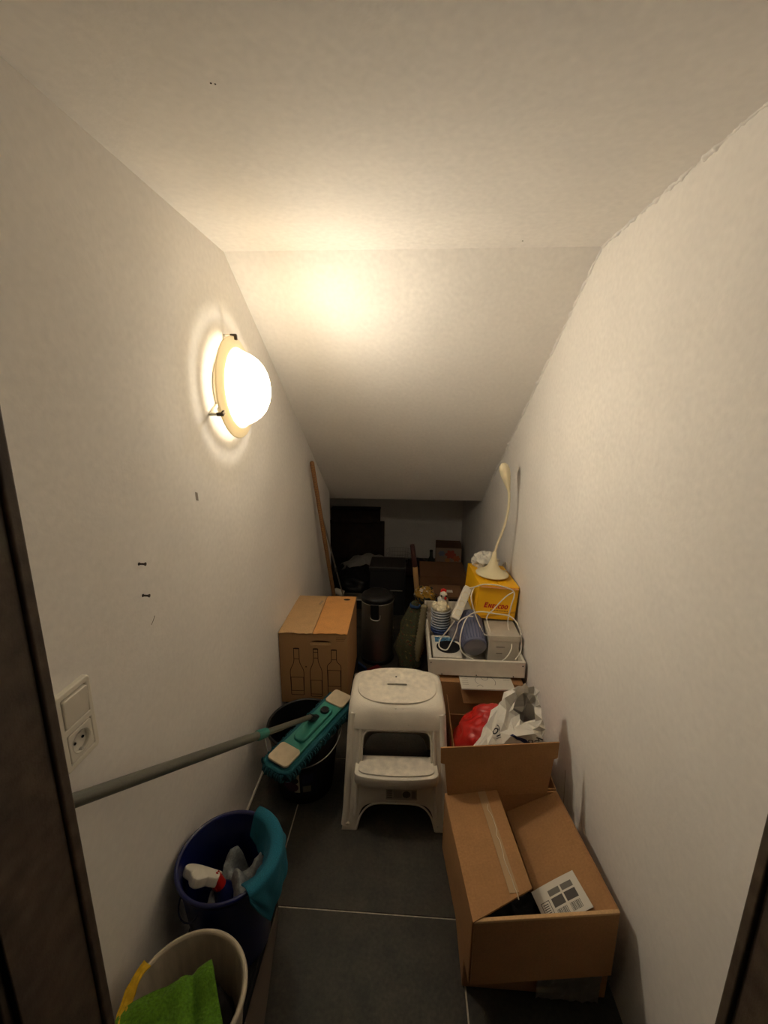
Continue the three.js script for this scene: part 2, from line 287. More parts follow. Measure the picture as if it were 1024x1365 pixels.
{ // small marks: two dark specks in the ceiling paint, a hairline scratch in the far wall
  const mk = std({ color: 0x4a4138, roughness: 1 }), cl = scene.getObjectByName('ceiling'), wr = scene.getObjectByName('wall_right');
  for (const [x, z, r] of [[-0.319, -0.777, 0.0016], [-0.313, -0.779, 0.0013], [0.319, -1.418, 0.0022]]) part('speck', new THREE.CylinderGeometry(r, r, 0.0012, 9).translate(x, 2.0, z), mk, cl);
  part('scratch', tube([[RW, 0.29, -1.297], [RW, 0.24, -1.290], [RW, 0.19, -1.283], [RW, 0.14, -1.277]], 0.0012, 20, 5), std({ color: 0xa89d90, roughness: 1 }), wr);
}
// ================================================================ step stool
(function makeStool() {
  const t = thing('step_stool', 'worn white plastic two-step stool standing on the slate floor', 'step stool', [-0.022, 0, -1.285], 0.03);
  // local: front feet at z 0, back at -z. heights: step 0.232, seat 0.435
  const H = 0.435, lean = 0.128, hwB = 0.190, hwT = 0.172, dB = 0.40, dT = 0.235;
  const fz = (y) => -lean * y / H, hw = (y) => hwB + (hwT - hwB) * y / H, bz = (y) => -dB + (dB - lean - dT) * y / H;
  // front panel with the big opening and the arch between the feet
  const y2 = H - 0.034, o = new THREE.Shape();
  const fl = 0.008; // feet flare
  o.moveTo(-hwB - fl, 0); o.lineTo(-hwB + 0.042, 0);
  o.bezierCurveTo(-hwB + 0.055, 0.05, -hwB + 0.048, 0.085, -hwB + 0.10, 0.094); o.lineTo(hwB - 0.10, 0.094);
  o.bezierCurveTo(hwB - 0.048, 0.085, hwB - 0.055, 0.05, hwB - 0.042, 0); o.lineTo(hwB + fl, 0);
  o.bezierCurveTo(hwB - 0.002, 0.04, hw(0.2), 0.15, hwT, y2); o.lineTo(-hwT, y2); o.bezierCurveTo(-hw(0.2), 0.15, -hwB + 0.002, 0.04, -hwB - fl, 0);
  const h = new THREE.Path(), hx = 0.128, ya = 0.20, yb = 0.345, r = 0.032;
  h.moveTo(-hx - 0.004, ya); h.lineTo(hx + 0.004, ya); h.lineTo(hx, yb - r); h.quadraticCurveTo(hx, yb, hx - r, yb); h.lineTo(-hx + r, yb); h.quadraticCurveTo(-hx, yb, -hx, yb - r); h.closePath();
  o.holes.push(h);
  const tiltFront = (g) => { const p = g.attributes.position; for (let i = 0; i < p.count; i++) { const y = p.getY(i); p.setZ(i, p.getZ(i) + fz(y)); } g.computeVertexNormals(); return uvm(toCreasedNormals(g, 0.6)); };
  part('front_panel', tiltFront(extr(o, 0.003, 0.0018, 2, 20)), M.stool, t);
  // rolled lip around the opening
  const lip = []; for (const [x, y] of [[-hx - 0.003, ya + 0.03], [-hx, yb - r], [-hx + r * 0.3, yb - r * 0.3], [-hx + r, yb], [0, yb], [hx - r, yb], [hx - r * 0.3, yb - r * 0.3], [hx, yb - r], [hx + 0.003, ya + 0.03]]) lip.push([x, y, fz(y) + 0.004]);
  part('opening_lip', tube(lip, 0.004, 70, 8), M.stool, t);
  const arch = []; for (let i = 0; i <= 24; i++) { const a = i / 24 * 2 - 1, y = 0.094 * Math.pow(Math.max(0, 1 - Math.abs(a) ** 5), 0.75); arch.push([a * (hwB - 0.044), Math.max(0.004, y), fz(y) + 0.004]); }
  part('arch_lip', tube(arch, 0.0035, 70, 8), M.stool, t);
  // back panel with an arch
  const b = new THREE.Shape(); b.moveTo(-hwB, 0); b.lineTo(-hwB + 0.045, 0); b.bezierCurveTo(-0.13, 0.06, -0.12, 0.085, -0.07, 0.09); b.lineTo(0.07, 0.09); b.bezierCurveTo(0.12, 0.085, 0.13, 0.06, hwB - 0.045, 0); b.lineTo(hwB, 0); b.lineTo(hwT, y2); b.lineTo(-hwT, y2); b.closePath();
  const bg = extr(b, 0.003, 0.001, 1, 14); { const p = bg.attributes.position; for (let i = 0; i < p.count; i++) p.setZ(i, p.getZ(i) + bz(p.getY(i))); bg.computeVertexNormals(); }
  part('back_panel', uvm(bg), M.stool, t);
  for (const s of [-1, 1]) {
    const sd = new THREE.Shape(); sd.moveTo(0, 0); sd.lineTo(-0.05, 0); sd.bezierCurveTo(-0.07, 0.05, -0.09, 0.085, -0.14, 0.09); sd.lineTo(-0.26, 0.09); sd.bezierCurveTo(-0.31, 0.085, -0.33, 0.05, -0.35, 0); sd.lineTo(-dB, 0); sd.lineTo(bz(y2), y2); sd.lineTo(fz(y2), y2); sd.closePath();
    const g = extr(sd, 0.003, 0.001, 1, 14); const p = g.attributes.position; for (let i = 0; i < p.count; i++) { const d = p.getX(i), y = p.getY(i), w = p.getZ(i); p.setXYZ(i, s * (hw(y) - 0.004 + w), y, d); }
    if (s < 0) { const q = g.index; void q; } g.computeVertexNormals();
    part('side_panel', uvm(g), M.stool, t);
    // rounded corner posts with a shallow flute
    for (const [f, dz] of [[fz, 0], [bz, 1]]) {
      const pts = []; for (let i = 0; i <= 8; i++) { const y = 0.012 + (y2 - 0.012) * i / 8; pts.push([s * (hw(y) - 0.004 + (i === 0 ? 0.003 : 0)), y, f(y) + (dz ? 0.006 : -0.004)]); }
      part('leg', tube(pts, 0.0145, 30, 12), M.stool, t);
    }
    const fp = []; for (let i = 0; i <= 8; i++) { const y = 0.05 + (y2 - 0.09) * i / 8; fp.push([s * (hw(y) - 0.038), y, fz(y) + 0.003]); }
    part('flute_rib', tube(fp, 0.0075, 30, 10), M.stool, t);
    part('rubber_foot', rod([s * (hwB - 0.012), 0.022, fz(0.022) + 0.004], [s * (hwB - 0.012), 0.022, fz(0.022) + 0.011], 0.008, 0.007, 16), M.stoolPad, t);
  }
  // the step: a rounded tongue reaching forward from the front panel
  const st = new THREE.Shape(), sw = 0.146; st.moveTo(-sw, -0.085); st.lineTo(-sw - 0.002, -0.012); st.quadraticCurveTo(-sw, 0.004, -sw + 0.03, 0.008); st.quadraticCurveTo(0, 0.026, sw - 0.03, 0.008); st.quadraticCurveTo(sw, 0.004, sw + 0.002, -0.012); st.lineTo(sw, -0.085); st.closePath();
  const stepG = extr(st, 0.032, 0.006, 4, 20); stepG.rotateX(Math.PI / 2); stepG.translate(0, 0.226, -0.012);
  part('step', uvm(toCreasedNormals(stepG, 0.7)), M.stool, t);
  const pd = new THREE.Shape(), pw = sw - 0.010; pd.moveTo(-pw, -0.078); pd.lineTo(-pw, -0.012); pd.quadraticCurveTo(-pw + 0.01, 0.000, -pw + 0.03, 0.002); pd.quadraticCurveTo(0, 0.018, pw - 0.03, 0.002); pd.quadraticCurveTo(pw - 0.01, 0, pw, -0.012); pd.lineTo(pw, -0.078); pd.closePath();
  const pg = extr(pd, 0.002, 0.0015, 2, 20); pg.rotateX(Math.PI / 2); pg.translate(0, 0.2365, -0.012); part('step_pad', uvm(pg), M.stoolPad, t);
  // the seat
  const zc = (fz(H) + bz(H)) / 2, se = new THREE.Shape(), N = 72, A = 0.184, B = 0.132;
  const sup = (S, a, b2, n) => { for (let i = 0; i <= N; i++) { const q = i / N * Math.PI * 2, c = Math.cos(q), s2 = Math.sin(q); const x = a * Math.sign(c) * Math.abs(c) ** (2 / n), y = b2 * Math.sign(s2) * Math.abs(s2) ** (2 / n); i ? S.lineTo(x, y) : S.moveTo(x, y); } return S; };
  // the uprights flow into the seat: a skirt lofted from the body up to the rounded rim
  const ring = (y, grow, n) => { const w = hw(y) + 0.0115 + grow, z1 = fz(y) + 0.0115 + grow, z0 = bz(y) - 0.008 - grow, c0 = (z0 + z1) / 2, hz = (z1 - z0) / 2, out = []; for (let i = 0; i < N; i++) { const q = i / N * Math.PI * 2, c = Math.cos(q), s2 = Math.sin(q); out.push([w * Math.sign(c) * Math.abs(c) ** (2 / n), y, c0 - hz * Math.sign(s2) * Math.abs(s2) ** (2 / n)]); } return out; };
  const rings = [ring(0.352, 0.000, 9), ring(0.372, 0.002, 8), ring(0.395, 0.002, 7), ring(0.412, -0.001, 6), ring(0.424, -0.006, 5), ring(0.431, -0.014, 4.4), ring(0.4345, -0.024, 4), ring(0.435, -0.034, 3.6)];
  const sp = [], si = []; rings.forEach((r) => r.forEach((p) => sp.push(...p))); for (let k = 0; k + 1 < rings.length; k++) for (let i = 0; i < N; i++) { const a = k * N + i, b2 = k * N + (i + 1) % N; si.push(a, b2, a + N, b2, b2 + N, a + N); }
  const sk2 = new THREE.BufferGeometry(); sk2.setAttribute('position', new THREE.Float32BufferAttribute(sp, 3)); sk2.setIndex(si); sk2.computeVertexNormals();
  const last = rings[rings.length - 1]; last.forEach(([x, , z], i) => i ? se.lineTo(x, -z) : se.moveTo(x, -z)); se.closePath(); se.holes.push(roundRect(0.084, 0.015, 0.007, THREE.Path, 0, -zc));
  const topG = new THREE.ShapeGeometry(se, 8); topG.rotateX(-Math.PI / 2); topG.translate(0, H, 0);
  part('seat', merge([uvm(sk2.toNonIndexed()), uvm(topG.toNonIndexed())]), M.stool, t);
  const pe = sup(new THREE.Shape(), A - 0.028, B - 0.018, 2.6); pe.holes.push(roundRect(0.084, 0.015, 0.007, THREE.Path, 0, 0));
  const peg = extr(pe, 0.004, 0.002, 2, 12); peg.rotateX(-Math.PI / 2); peg.translate(0, H - 0.001, zc); part('seat_pad', uvm(toCreasedNormals(peg, 0.6)), M.stoolPad, t);
  
  for (const [x, z, r2] of [[-0.004, zc - 0.050, 0.0035]]) part('stain', new THREE.CylinderGeometry(r2, r2, 0.0012, 10).translate(x, H + 0.0055, z), M.hole, t, 'dark speck');
  // printed sticker under the step
  const stx = canvasTex(256, 96, (c, w, hh) => { c.fillStyle = '#a59c8d'; c.fillRect(0, 0, w, hh); c.fillStyle = '#5d564d'; for (let i = 0; i < 4; i++) c.fillRect(8, 10 + i * 20, 44, 10); c.fillStyle = '#8d8579'; c.fillRect(62, 14, 70, 66); c.fillStyle = '#4a443d'; c.beginPath(); c.ellipse(170, 46, 34, 32, 0, 0, 7); c.fill(); c.fillStyle = '#777065'; c.fillRect(212, 12, 36, 70); });
  const sk = new THREE.PlaneGeometry(0.115, 0.036); sk.rotateX(-Math.atan(lean / H)); sk.translate(0.02, 0.126, fz(0.126) + 0.0062); part('sticker', sk, std({ map: stx, roughness: 0.6 }), t, 'faded grey printed sticker');
})();

// ================================================================ front-left: crate, buckets, cloths, mop
function bucketGeo(rb, rt, h, wall = 0.003, lip = 0.007) {
  return lathe([[0, 0], [rb - 0.004, 0], [rb, 0.006], [rt - 0.002, h - 0.03], [rt, h - 0.012], [rt + lip, h - 0.010], [rt + lip + 0.001, h - 0.004], [rt + lip - 0.002, h], [rt - 0.001, h], [rt - wall - 0.001, h - 0.006], [rb - wall, 0.012], [0, 0.010]], 72);
}
{
  const t = thing('plastic_tray', 'low black plastic tray under the two buckets beside the wall', 'tray', [-0.487, 0, -0.70]);
  part('bottom', bx(0.215, 0.010, 0.60, 0, 0.006, 0, 0.002), M.blackMatte, t);
  for (const s of [-1, 1]) { part('side_panel', bx(0.010, 0.066, 0.60, s * 0.107, 0.034, 0, 0.003), M.blackMatte, t); part('end_panel', bx(0.215, 0.066, 0.010, 0, 0.034, s * 0.30, 0.003), M.blackMatte, t); }
  part('inner_deck', bx(0.205, 0.008, 0.59, 0, 0.0655, 0, 0.002), M.blackMatte, t);
}
{
  const g = sheet(4, 24, (u, v) => { const z = -0.98 + v * 0.38, w = 0.002 + 0.036 * Math.min(1, v * 1.6); const y = 0.012 + (1 - u) * (0.028 + 0.02 * v) + 0.004 * N3(u * 4, v * 8, 1); return [-0.372 + u * w, y, z]; }, 0.003);
  single('cardboard_strip', uvm(g), std({ color: 0x5b5046, roughness: 0.9 }), 'narrow torn strip of brown card beside the black tray', 'card strip');
}
const BB = [-0.462, 0.070, -0.885];
{
  const t = thing('bucket', 'dark blue plastic bucket holding a spray bottle and cloths', 'bucket', BB);
  part('body', bucketGeo(0.098, 0.122, 0.288), M.blueBucket, t);
  part('handle', (() => { const p = []; for (let i = 0; i <= 20; i++) { const a = Math.PI * i / 20; p.push([-0.02 - 0.118 * Math.sin(a) * 0.45, 0.262 - 0.11 * Math.sin(a), -0.131 * Math.cos(a)]); } return tube(p.map(([x, y, z]) => [x - 0.06 * (1 - (z / 0.131) ** 2), y, z]), 0.0022, 50, 6); })(), M.blueBucket, t);
}
{ // turquoise cloth over the bucket's rim
  const R = 0.1315, top = BB[1] + 0.292;
  const g = sheet(44, 34, (u, v) => {
    const a = (-47 + 120 * u) * Math.PI / 180; // around the rim, 0 = +x, positive = away from the door
    const inLen = 0.016 + 0.062 * Math.exp(-(((u - 0.82) / 0.2) ** 2)) + 0.02 * Math.sin(u * 3.1), outLen = (u < 0.16 ? 0.008 + 0.115 * u / 0.16 : 0.123 - 0.07 * clamp((u - 0.16) / 0.3) - 0.03 * clamp((u - 0.5) / 0.5)) + 0.006 * Math.sin(u * 19);
    const fold = 0.003 * Math.sin(u * 17) + 0.005 * N3(u * 7, v * 5, 2);
    const s = v * 2 - 1; let r, y;
    const k = 0.010;
    if (s < -0.1) { const q = (-s - 0.1) / 0.9; r = R - 0.008 - k - 0.02 * q - Math.abs(fold) * q; y = top - q * inLen; }
    else if (s < 0.1) { const q = (s + 0.1) / 0.2 * Math.PI; r = R - 0.002 - Math.cos(q) * (0.008 + k * 0.6); y = top + Math.sin(q) * 0.007; }
    else { const q = (s - 0.1) / 0.9; r = R + 0.006 + k * 0.6 + 0.004 * q + Math.abs(fold) * q * 2.2; y = top - q * outLen; }
    return [BB[0] + r * Math.cos(a), y, BB[2] - r * Math.sin(a)];
  }, 0.003);
  single('cleaning_cloth', g, M.turq, 'turquoise cleaning cloth hung over the rim of the blue bucket', 'cloth');
}
{ // grey rag in the blue bucket
  const g = sheet(40, 40, (u, v) => {
    const x = (u - 0.5) * 0.13, z = (v - 0.5) * 0.15;
    const r = Math.hypot(x, z), y = 0.200 - r * 0.5 + 0.055 * Math.sin(u * 9 + 1.5 * Math.sin(v * 5)) * Math.cos(v * 4.2) + 0.02 * fbm(u * 6, v * 6, 3);
    const X = 0.030 + x, Z = -0.004 + z, q = Math.min(1, 0.098 / Math.hypot(X, Z)); return [BB[0] + X * q, BB[1] + y, BB[2] + Z * q];
  }, 0.003);
  single('cleaning_rag', uvm(g), M.greyCloth, 'crumpled grey rag inside the blue bucket', 'rag');
}
{ // spray bottle lying in the bucket, its head towards the wall
  const T = V3(-0.560, 0.314, -0.866), C = V3(-0.486, 0.300, -0.860), Bs = V3(-0.424, 0.135, -0.868);
  const t = thing('spray_bottle', 'spray bottle with white trigger head and red collar in blue bucket', 'spray bottle', [Bs.x, Bs.y, Bs.z]);
  const l = (p) => [p.x - Bs.x, p.y - Bs.y, p.z - Bs.z], mid = (a, b, k) => a.clone().lerp(b, k);
  part('bottle', merge([rod(l(Bs), l(mid(Bs, C, 0.72)), 0.030, 0.030, 28), rod(l(mid(Bs, C, 0.72)), l(mid(Bs, C, 0.92)), 0.030, 0.012, 28)]), M.blueBucket, t);
  part('collar', merge([rod(l(mid(Bs, C, 0.86)), l(mid(C, T, 0.05)), 0.0165, 0.0175, 20), ...Array.from({ length: 10 }, (_, k) => { const a = k / 10 * Math.PI * 2; const o = V3(0, Math.sin(a) * 0.0165, Math.cos(a) * 0.0165); return rod(l(mid(Bs, C, 0.90).add(o)), l(C.clone().add(o)), 0.0022, 0.0022, 6); })]), M.redCap, t, 'red ridged collar');
  const hs = new THREE.Shape(); hs.moveTo(0, -0.014); hs.lineTo(0, 0.014); hs.lineTo(0.050, 0.016); hs.quadraticCurveTo(0.082, 0.014, 0.083, -0.002); hs.quadraticCurveTo(0.080, -0.012, 0.064, -0.014); hs.lineTo(0.058, -0.022); hs.quadraticCurveTo(0.050, -0.044, 0.038, -0.042); hs.quadraticCurveTo(0.030, -0.036, 0.022, -0.018); hs.closePath();
  const hg = extr(hs, 0.012, 0.007, 4); hg.translate(0, 0, -0.006);
  const hd = part('trigger_head', toCreasedNormals(hg, 0.7), M.whitePlastic, t); hd.position.set(...l(C)); hd.rotation.order = 'YZX'; hd.rotation.y = Math.PI - 0.05; hd.rotation.z = 0.20; hd.rotation.x = 2.14;
}
const WB = [-0.432, 0.074, -0.606];
{
  const t = thing('bucket', 'off-white plastic bucket heaped with green and yellow cloths', 'bucket', WB);
  part('body', bucketGeo(0.088, 0.114, 0.268, 0.004, 0.006), M.whiteBucket, t);

}
{
  // a square of towelling thrown over the near half of the bucket, its far corner pinched up
  const g = sheet(60, 60, (u, v) => {
    const k = 1 - 0.25 * u * v, x = WB[0] + 0.034 + (-0.225 * u + 0.160 * v) * k, z = WB[2] - 0.050 + (0.115 * u + 0.235 * v) * k;
    const dx = x - WB[0], dz = z - WB[2], d = Math.hypot(dx, dz), px = x - WB[0] - 0.034, pz = z - WB[2] + 0.050;
    let y = 0.352 + 0.012 * Math.exp(-(px * px + pz * pz) / 0.002) + 0.012 * Math.exp(-(((v - 0.10) / 0.12) ** 2)) * Math.exp(-u * 2) - 0.016 * Math.exp(-(((u - 0.16 - 0.1 * v) / 0.05) ** 2)) * (1 - 0.4 * v) + 0.02 * fbm(x * 18, z * 18, 8, 3) - 0.018 * Math.exp(-(((v) / 0.05) ** 2)) * u;
    const over = d - 0.122; if (over > 0) y -= Math.min(over * 2.0, 0.12);
    return [Math.max(x, LW + 0.008), y, z];
  }, 0.004);
  single('cleaning_cloth', uvm(g), M.green, 'bright green microfibre cloth heaped on the off-white bucket', 'cloth');
}
{
  const g = sheet(26, 26, (u, v) => {
    const a = (158 + 60 * u) * Math.PI / 180, s = v, r = 0.104 + 0.022 * Math.min(1, s * 1.7), y = s < 0.5 ? 0.348 + 0.006 * Math.sin(u * 9) : 0.350 - (s - 0.5) * 0.15;
    return [Math.max(LW + 0.004, WB[0] + r * Math.cos(a)), y + 0.006 * N3(u * 6, v * 6, 1), WB[2] - r * Math.sin(a)];
  }, 0.003);
  single('dust_cloth', uvm(g), M.yellowCloth, 'yellow cloth peeking out under the green cloth', 'cloth');
}
{ // dark rags at the bottom of the off-white bucket
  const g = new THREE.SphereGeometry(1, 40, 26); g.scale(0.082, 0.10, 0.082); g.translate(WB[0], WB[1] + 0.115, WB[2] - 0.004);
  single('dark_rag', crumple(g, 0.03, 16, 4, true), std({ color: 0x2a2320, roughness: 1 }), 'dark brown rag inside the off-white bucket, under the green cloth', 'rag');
}
// black bucket under the mop
const KB = [-0.402, 0, -1.475];
{
  const t = thing('bucket', 'black plastic bucket with wire handle under the flat mop', 'bucket', KB);
  part('body', bucketGeo(0.112, 0.140, 0.292), M.black, t);
  const hp = []; for (let i = 0; i <= 24; i++) { const a = -0.15 + (Math.PI + 0.3) * i / 24; hp.push([0.150 * Math.cos(a), 0.262 - 0.05 * Math.sin(a), 0.152 * Math.sin(a) + 0.004]); }
  part('handle', tube(hp, 0.0024, 60, 8), M.wire, t, 'bright wire handle');
  const lt = canvasTex(256, 192, (c, w, h) => { c.fillStyle = '#17162a'; c.fillRect(0, 0, w, h); c.fillStyle = '#b9b29c'; c.fillRect(86, 12, 44, 150); c.fillStyle = '#4a2138'; c.beginPath(); c.ellipse(62, 120, 56, 40, 0, 0, 7); c.fill(); c.fillStyle = '#16121c'; c.beginPath(); c.ellipse(92, 66, 30, 24, 0.3, 0, 7); c.fill(); c.fillStyle = '#7d7a6c'; c.fillRect(150, 110, 62, 50); c.fillStyle = '#2b2a44'; c.fillRect(146, 20, 80, 70); });
  const lg = sheet(24, 4, (u, v) => { const a = (118 - 62 * u) * Math.PI / 180, y = 0.05 + 0.12 * v, r = 0.1125 + 0.028 * y / 0.292 + 0.0018; return [r * Math.cos(a), y, r * Math.sin(a)]; }, 0.0008);
  part('label', lg, std({ map: lt, roughness: 0.45 }), t, 'dark printed label');
}
// flat mop
(function makeMop() {
  const A = V3(-0.432, 0.322, -1.215), B = V3(-0.262, 0.322, -1.592);
  const t = thing('flat_mop', 'teal flat mop with fringed pad, grey pole leaning on the wall', 'mop', [(A.x + B.x) / 2, 0.308, (A.z + B.z) / 2]);
  const len = A.distanceTo(B), turn = Math.atan2(-(B.z - A.z), B.x - A.x);
  const hd = new THREE.Group(); hd.name = 'mop_head'; hd.rotation.order = 'YXZ'; hd.rotation.y = turn; hd.rotation.x = 0.10; t.add(hd); // local x along the head
  const flat = (s, h, y, bev = 0.003) => { const g = extr(s, h, bev, 3); g.rotateX(-Math.PI / 2); g.translate(0, y, 0); return uvm(g); };
  part('pad', crumple(flat(roundRect(len + 0.03, 0.108, 0.03), 0.014, 0.0, 0.006), 0.004, 60), M.tealFringe, hd, 'dark teal looped pad');
  part('plate', flat(roundRect(len - 0.05, 0.076, 0.012), 0.008, 0.020), M.teal, hd, 'teal plastic plate');
  for (const s of [-1, 1]) part('pocket', flat(roundRect(0.078, 0.080, 0.012), 0.004, 0.030, 0.003).translate(s * (len / 2 - 0.036), 0, 0), M.pocket, hd, 'cream fabric pocket');
  part('ridge', flat(roundRect(len * 0.46, 0.040, 0.015), 0.010, 0.028, 0.005), M.teal, hd);
  part('release_button', flat(roundRect(0.030, 0.026, 0.012), 0.010, 0.040, 0.003).translate(0.070, 0, 0.0), M.black, hd, 'dark release button');
  const fr = []; const nF = 150; for (let i = 0; i < nF; i++) {
    const q = i / nF, L = len + 0.03, W = 0.108, per = 2 * (L + W); let d = q * per, x, z, nx, nz;
    if (d < L) { x = d - L / 2; z = W / 2; nx = 0; nz = 1; } else if (d < L + W) { x = L / 2; z = W / 2 - (d - L); nx = 1; nz = 0; } else if (d < 2 * L + W) { x = L / 2 - (d - L - W); z = -W / 2; nx = 0; nz = -1; } else { x = -L / 2; z = -W / 2 + (d - 2 * L - W); nx = -1; nz = 0; }
    if (Math.abs(x) > L / 2 - 0.014 && Math.abs(z) > W / 2 - 0.014) { x *= 0.97; z *= 0.88; }
    const o = rr(0.006, 0.014), j = rr(-0.003, 0.003);
    fr.push(tube([[x - nx * 0.006, 0.010, z - nz * 0.006], [x + nx * o + nz * j, 0.010, z + nz * o + nx * j], [x + nx * o * 1.2, -0.008, z + nz * o * 1.2], [x, -0.016 + rr(-0.004, 0.003), z]], 0.0034, 6, 5));
  }
  const f = part('fringe', merge(fr), M.tealFringe, hd, 'dark teal fringe loops'); f.userData.kind = 'stuff';
  // pole, from the joint up to the wall by the doorway (thing-local coordinates)
  const P0 = V3(-0.350, 0.362, -1.420), P1 = V3(-0.578, 0.915, -0.470);
  const loc = (p) => [p.x - t.position.x, p.y - t.position.y, p.z - t.position.z], at = (k) => loc(P0.clone().lerp(P1, k));
  part('joint', merge([rod(loc(V3(-0.343, 0.338, -1.43)), at(0.03), 0.016, 0.013), new THREE.SphereGeometry(0.018, 16, 12).translate(...loc(V3(-0.343, 0.340, -1.43)))]), M.black, t, 'dark swivel joint');
  part('lower_pole', rod(at(0.02), at(0.34), 0.0095), M.pole, t);
  part('collar', merge([rod(at(0.325), at(0.365), 0.0145, 0.0150), rod(at(0.355), at(0.372), 0.0155, 0.0135)]), M.teal, t, 'teal locking collar');
  part('upper_pole', rod(at(0.36), at(1), 0.0125), M.pole, t);
})();

// ================================================================ cardboard cartons
const panel = (w, h, t = 0.004) => bx(w, h, t, 0, h / 2, 0, 0.0015);
// a flap or wall: width w along local x, height h along local y, hinged at its lower edge
function hinge(parent, name, w, h, pos, yaw, tilt, mat, label, geo) {
  const m = part(name, geo || panel(w, h), mat, parent, label); m.rotation.order = 'YXZ'; m.position.set(...pos); m.rotation.y = yaw; m.rotation.x = tilt; return m;
}
// bottle box
(function wineBox() {
  const t = thing('bottle_carton', 'closed cardboard carton printed with three wine bottle outlines', 'carton', [-0.434, 0.128, -1.805], 0.02);
  const w = 0.325, h = 0.37, d = 0.42;
  const paint = canvasTex(1024, 1164, (c, W, H) => {
    const sx = W / w, sy = H / h; c.fillStyle = '#a07a50'; c.fillRect(0, 0, W, H);
    for (let i = 0; i < 9000; i++) { c.fillStyle = `rgba(${rnd() < 0.5 ? '70,45,20' : '210,165,110'},${0.02 + rnd() * 0.05})`; c.fillRect(rnd() * W, rnd() * H, 6 + rnd() * 30, 1 + rnd() * 2); }
    c.strokeStyle = '#24140a'; c.lineWidth = 9; c.lineJoin = 'round';
    const bottle = (cx, top, nw, sh, bw, bot, ring, lab) => {
      c.beginPath(); c.moveTo(cx - nw, top); c.lineTo(cx - nw, ring); c.bezierCurveTo(cx - nw, ring + (sh - ring) * 0.5, cx - bw, ring + (sh - ring) * 0.55, cx - bw, sh); c.lineTo(cx - bw + 6, bot - 14); c.quadraticCurveTo(cx - bw + 8, bot, cx - bw + 24, bot); c.lineTo(cx + bw - 24, bot); c.quadraticCurveTo(cx + bw - 8, bot, cx + bw - 6, bot - 14); c.lineTo(cx + bw, sh); c.bezierCurveTo(cx + bw, ring + (sh - ring) * 0.55, cx + nw, ring + (sh - ring) * 0.5, cx + nw, ring); c.lineTo(cx + nw, top); c.closePath(); c.stroke();
      c.beginPath(); c.moveTo(cx - nw, ring); c.lineTo(cx + nw, ring); c.stroke(); c.beginPath(); c.ellipse(cx, top, nw + 3, 7, 0, 0, 7); c.stroke();
      c.strokeRect(cx - bw + 8, lab[0], bw * 2 - 16, lab[1] - lab[0]);
    };
    bottle(255, 250, 40, 660, 104, 1030, 420, [730, 960]); bottle(545, 250, 34, 660, 92, 1050, 400, [775, 1010]); c.beginPath(); c.moveTo(511, 305); c.lineTo(579, 305); c.stroke();
    bottle(820, 260, 38, 545, 104, 1060, 420, [600, 870]);
    c.fillStyle = 'rgba(60,38,18,0.55)'; for (let i = 0; i < 3; i++) c.fillRect(855, 55 + i * 26, 150 - i * 14, 8);
    c.fillStyle = '#4a3218'; c.beginPath(); c.arc(395, 550, 12, 0, 7); c.fill();
  });
  const fs = roundRect(w, h, 0.001, THREE.Shape, 0, h / 2); const hole = new THREE.Path(); const hy = h - 0.048; hole.moveTo(-0.008, hy - 0.014); hole.lineTo(0.078, hy - 0.014); hole.quadraticCurveTo(0.090, hy - 0.014, 0.086, hy - 0.002); hole.quadraticCurveTo(0.076, hy + 0.014, 0.036, hy + 0.014); hole.quadraticCurveTo(-0.004, hy + 0.014, -0.014, hy - 0.002); hole.quadraticCurveTo(-0.018, hy - 0.014, -0.008, hy - 0.014); fs.holes.push(hole);
  const fg = extr(fs, 0.004, 0); { const p = fg.attributes.position, uv = fg.attributes.uv; for (let i = 0; i < p.count; i++) uv.setXY(i, p.getX(i) / w + 0.5, p.getY(i) / h); }
  const fr = part('front_panel', fg, std({ map: paint, roughness: 0.85 }), t, 'cardboard front with hand hole and bottle outlines'); fr.position.z = -0.004;
  part('hand_hole_flap', bx(0.11, 0.022, 0.003, 0.036, hy - 0.012, -0.010, 0.001), M.cardPale, t);
  hinge(t, 'side_panel', d, h, [w / 2 - 0.002, 0, -d / 2], Math.PI / 2, 0, M.card); hinge(t, 'side_panel', d, h, [-w / 2 + 0.002, 0, -d / 2], Math.PI / 2, 0, M.card);
  hinge(t, 'back_panel', w, h, [0, 0, -d + 0.002], 0, 0, M.card); part('bottom', bx(w, 0.004, d, 0, 0.002, -d / 2, 0.001), M.card, t);
  part('inner_flap', bx(w - 0.01, 0.003, d - 0.01, 0, h - 0.004, -d / 2, 0.001), M.card, t);
  const top = (x0, x1, mat, lab, wav) => { const g = sheet(12, 30, (u, v) => [x0 + (x1 - x0) * u, h + 0.001 + (v > 0.96 ? wav * N3(u * 6, 3, x0 * 40) : 0) + 0.001 * Math.sin(v * 7), -d + v * (d + 0.003)], 0.004); part('top_flap', uvm(g), mat, t, lab); };
  top(-w / 2, -0.003, M.cardPale, 'pale cardboard top flap', 0.006); top(0.001, w / 2, M.cardWarm, 'warm brown cardboard top flap', 0.006);
  part('tape_scrap', bx(0.012, 0.001, 0.045, -0.085, h + 0.0045, -0.32, 0), M.tape, t).rotation.y = -0.2;
  part('tear_hole', (() => { const g = new THREE.CylinderGeometry(0.018, 0.018, 0.002, 14); g.scale(1, 1, 0.6); g.translate(0.115, h + 0.003, -0.375); return g; })(), M.hole, t);
})();
{ // what the bottle carton stands on
  const t = thing('storage_box', 'low dark box under the printed bottle carton', 'box', [-0.432, 0, -2.03]);
  part('body', bx(0.318, 0.108, 0.38, 0, 0.054, 0, 0.006), M.blackMatte, t); part('lid', bx(0.328, 0.018, 0.39, 0, 0.117, 0, 0.006), M.black, t);
}
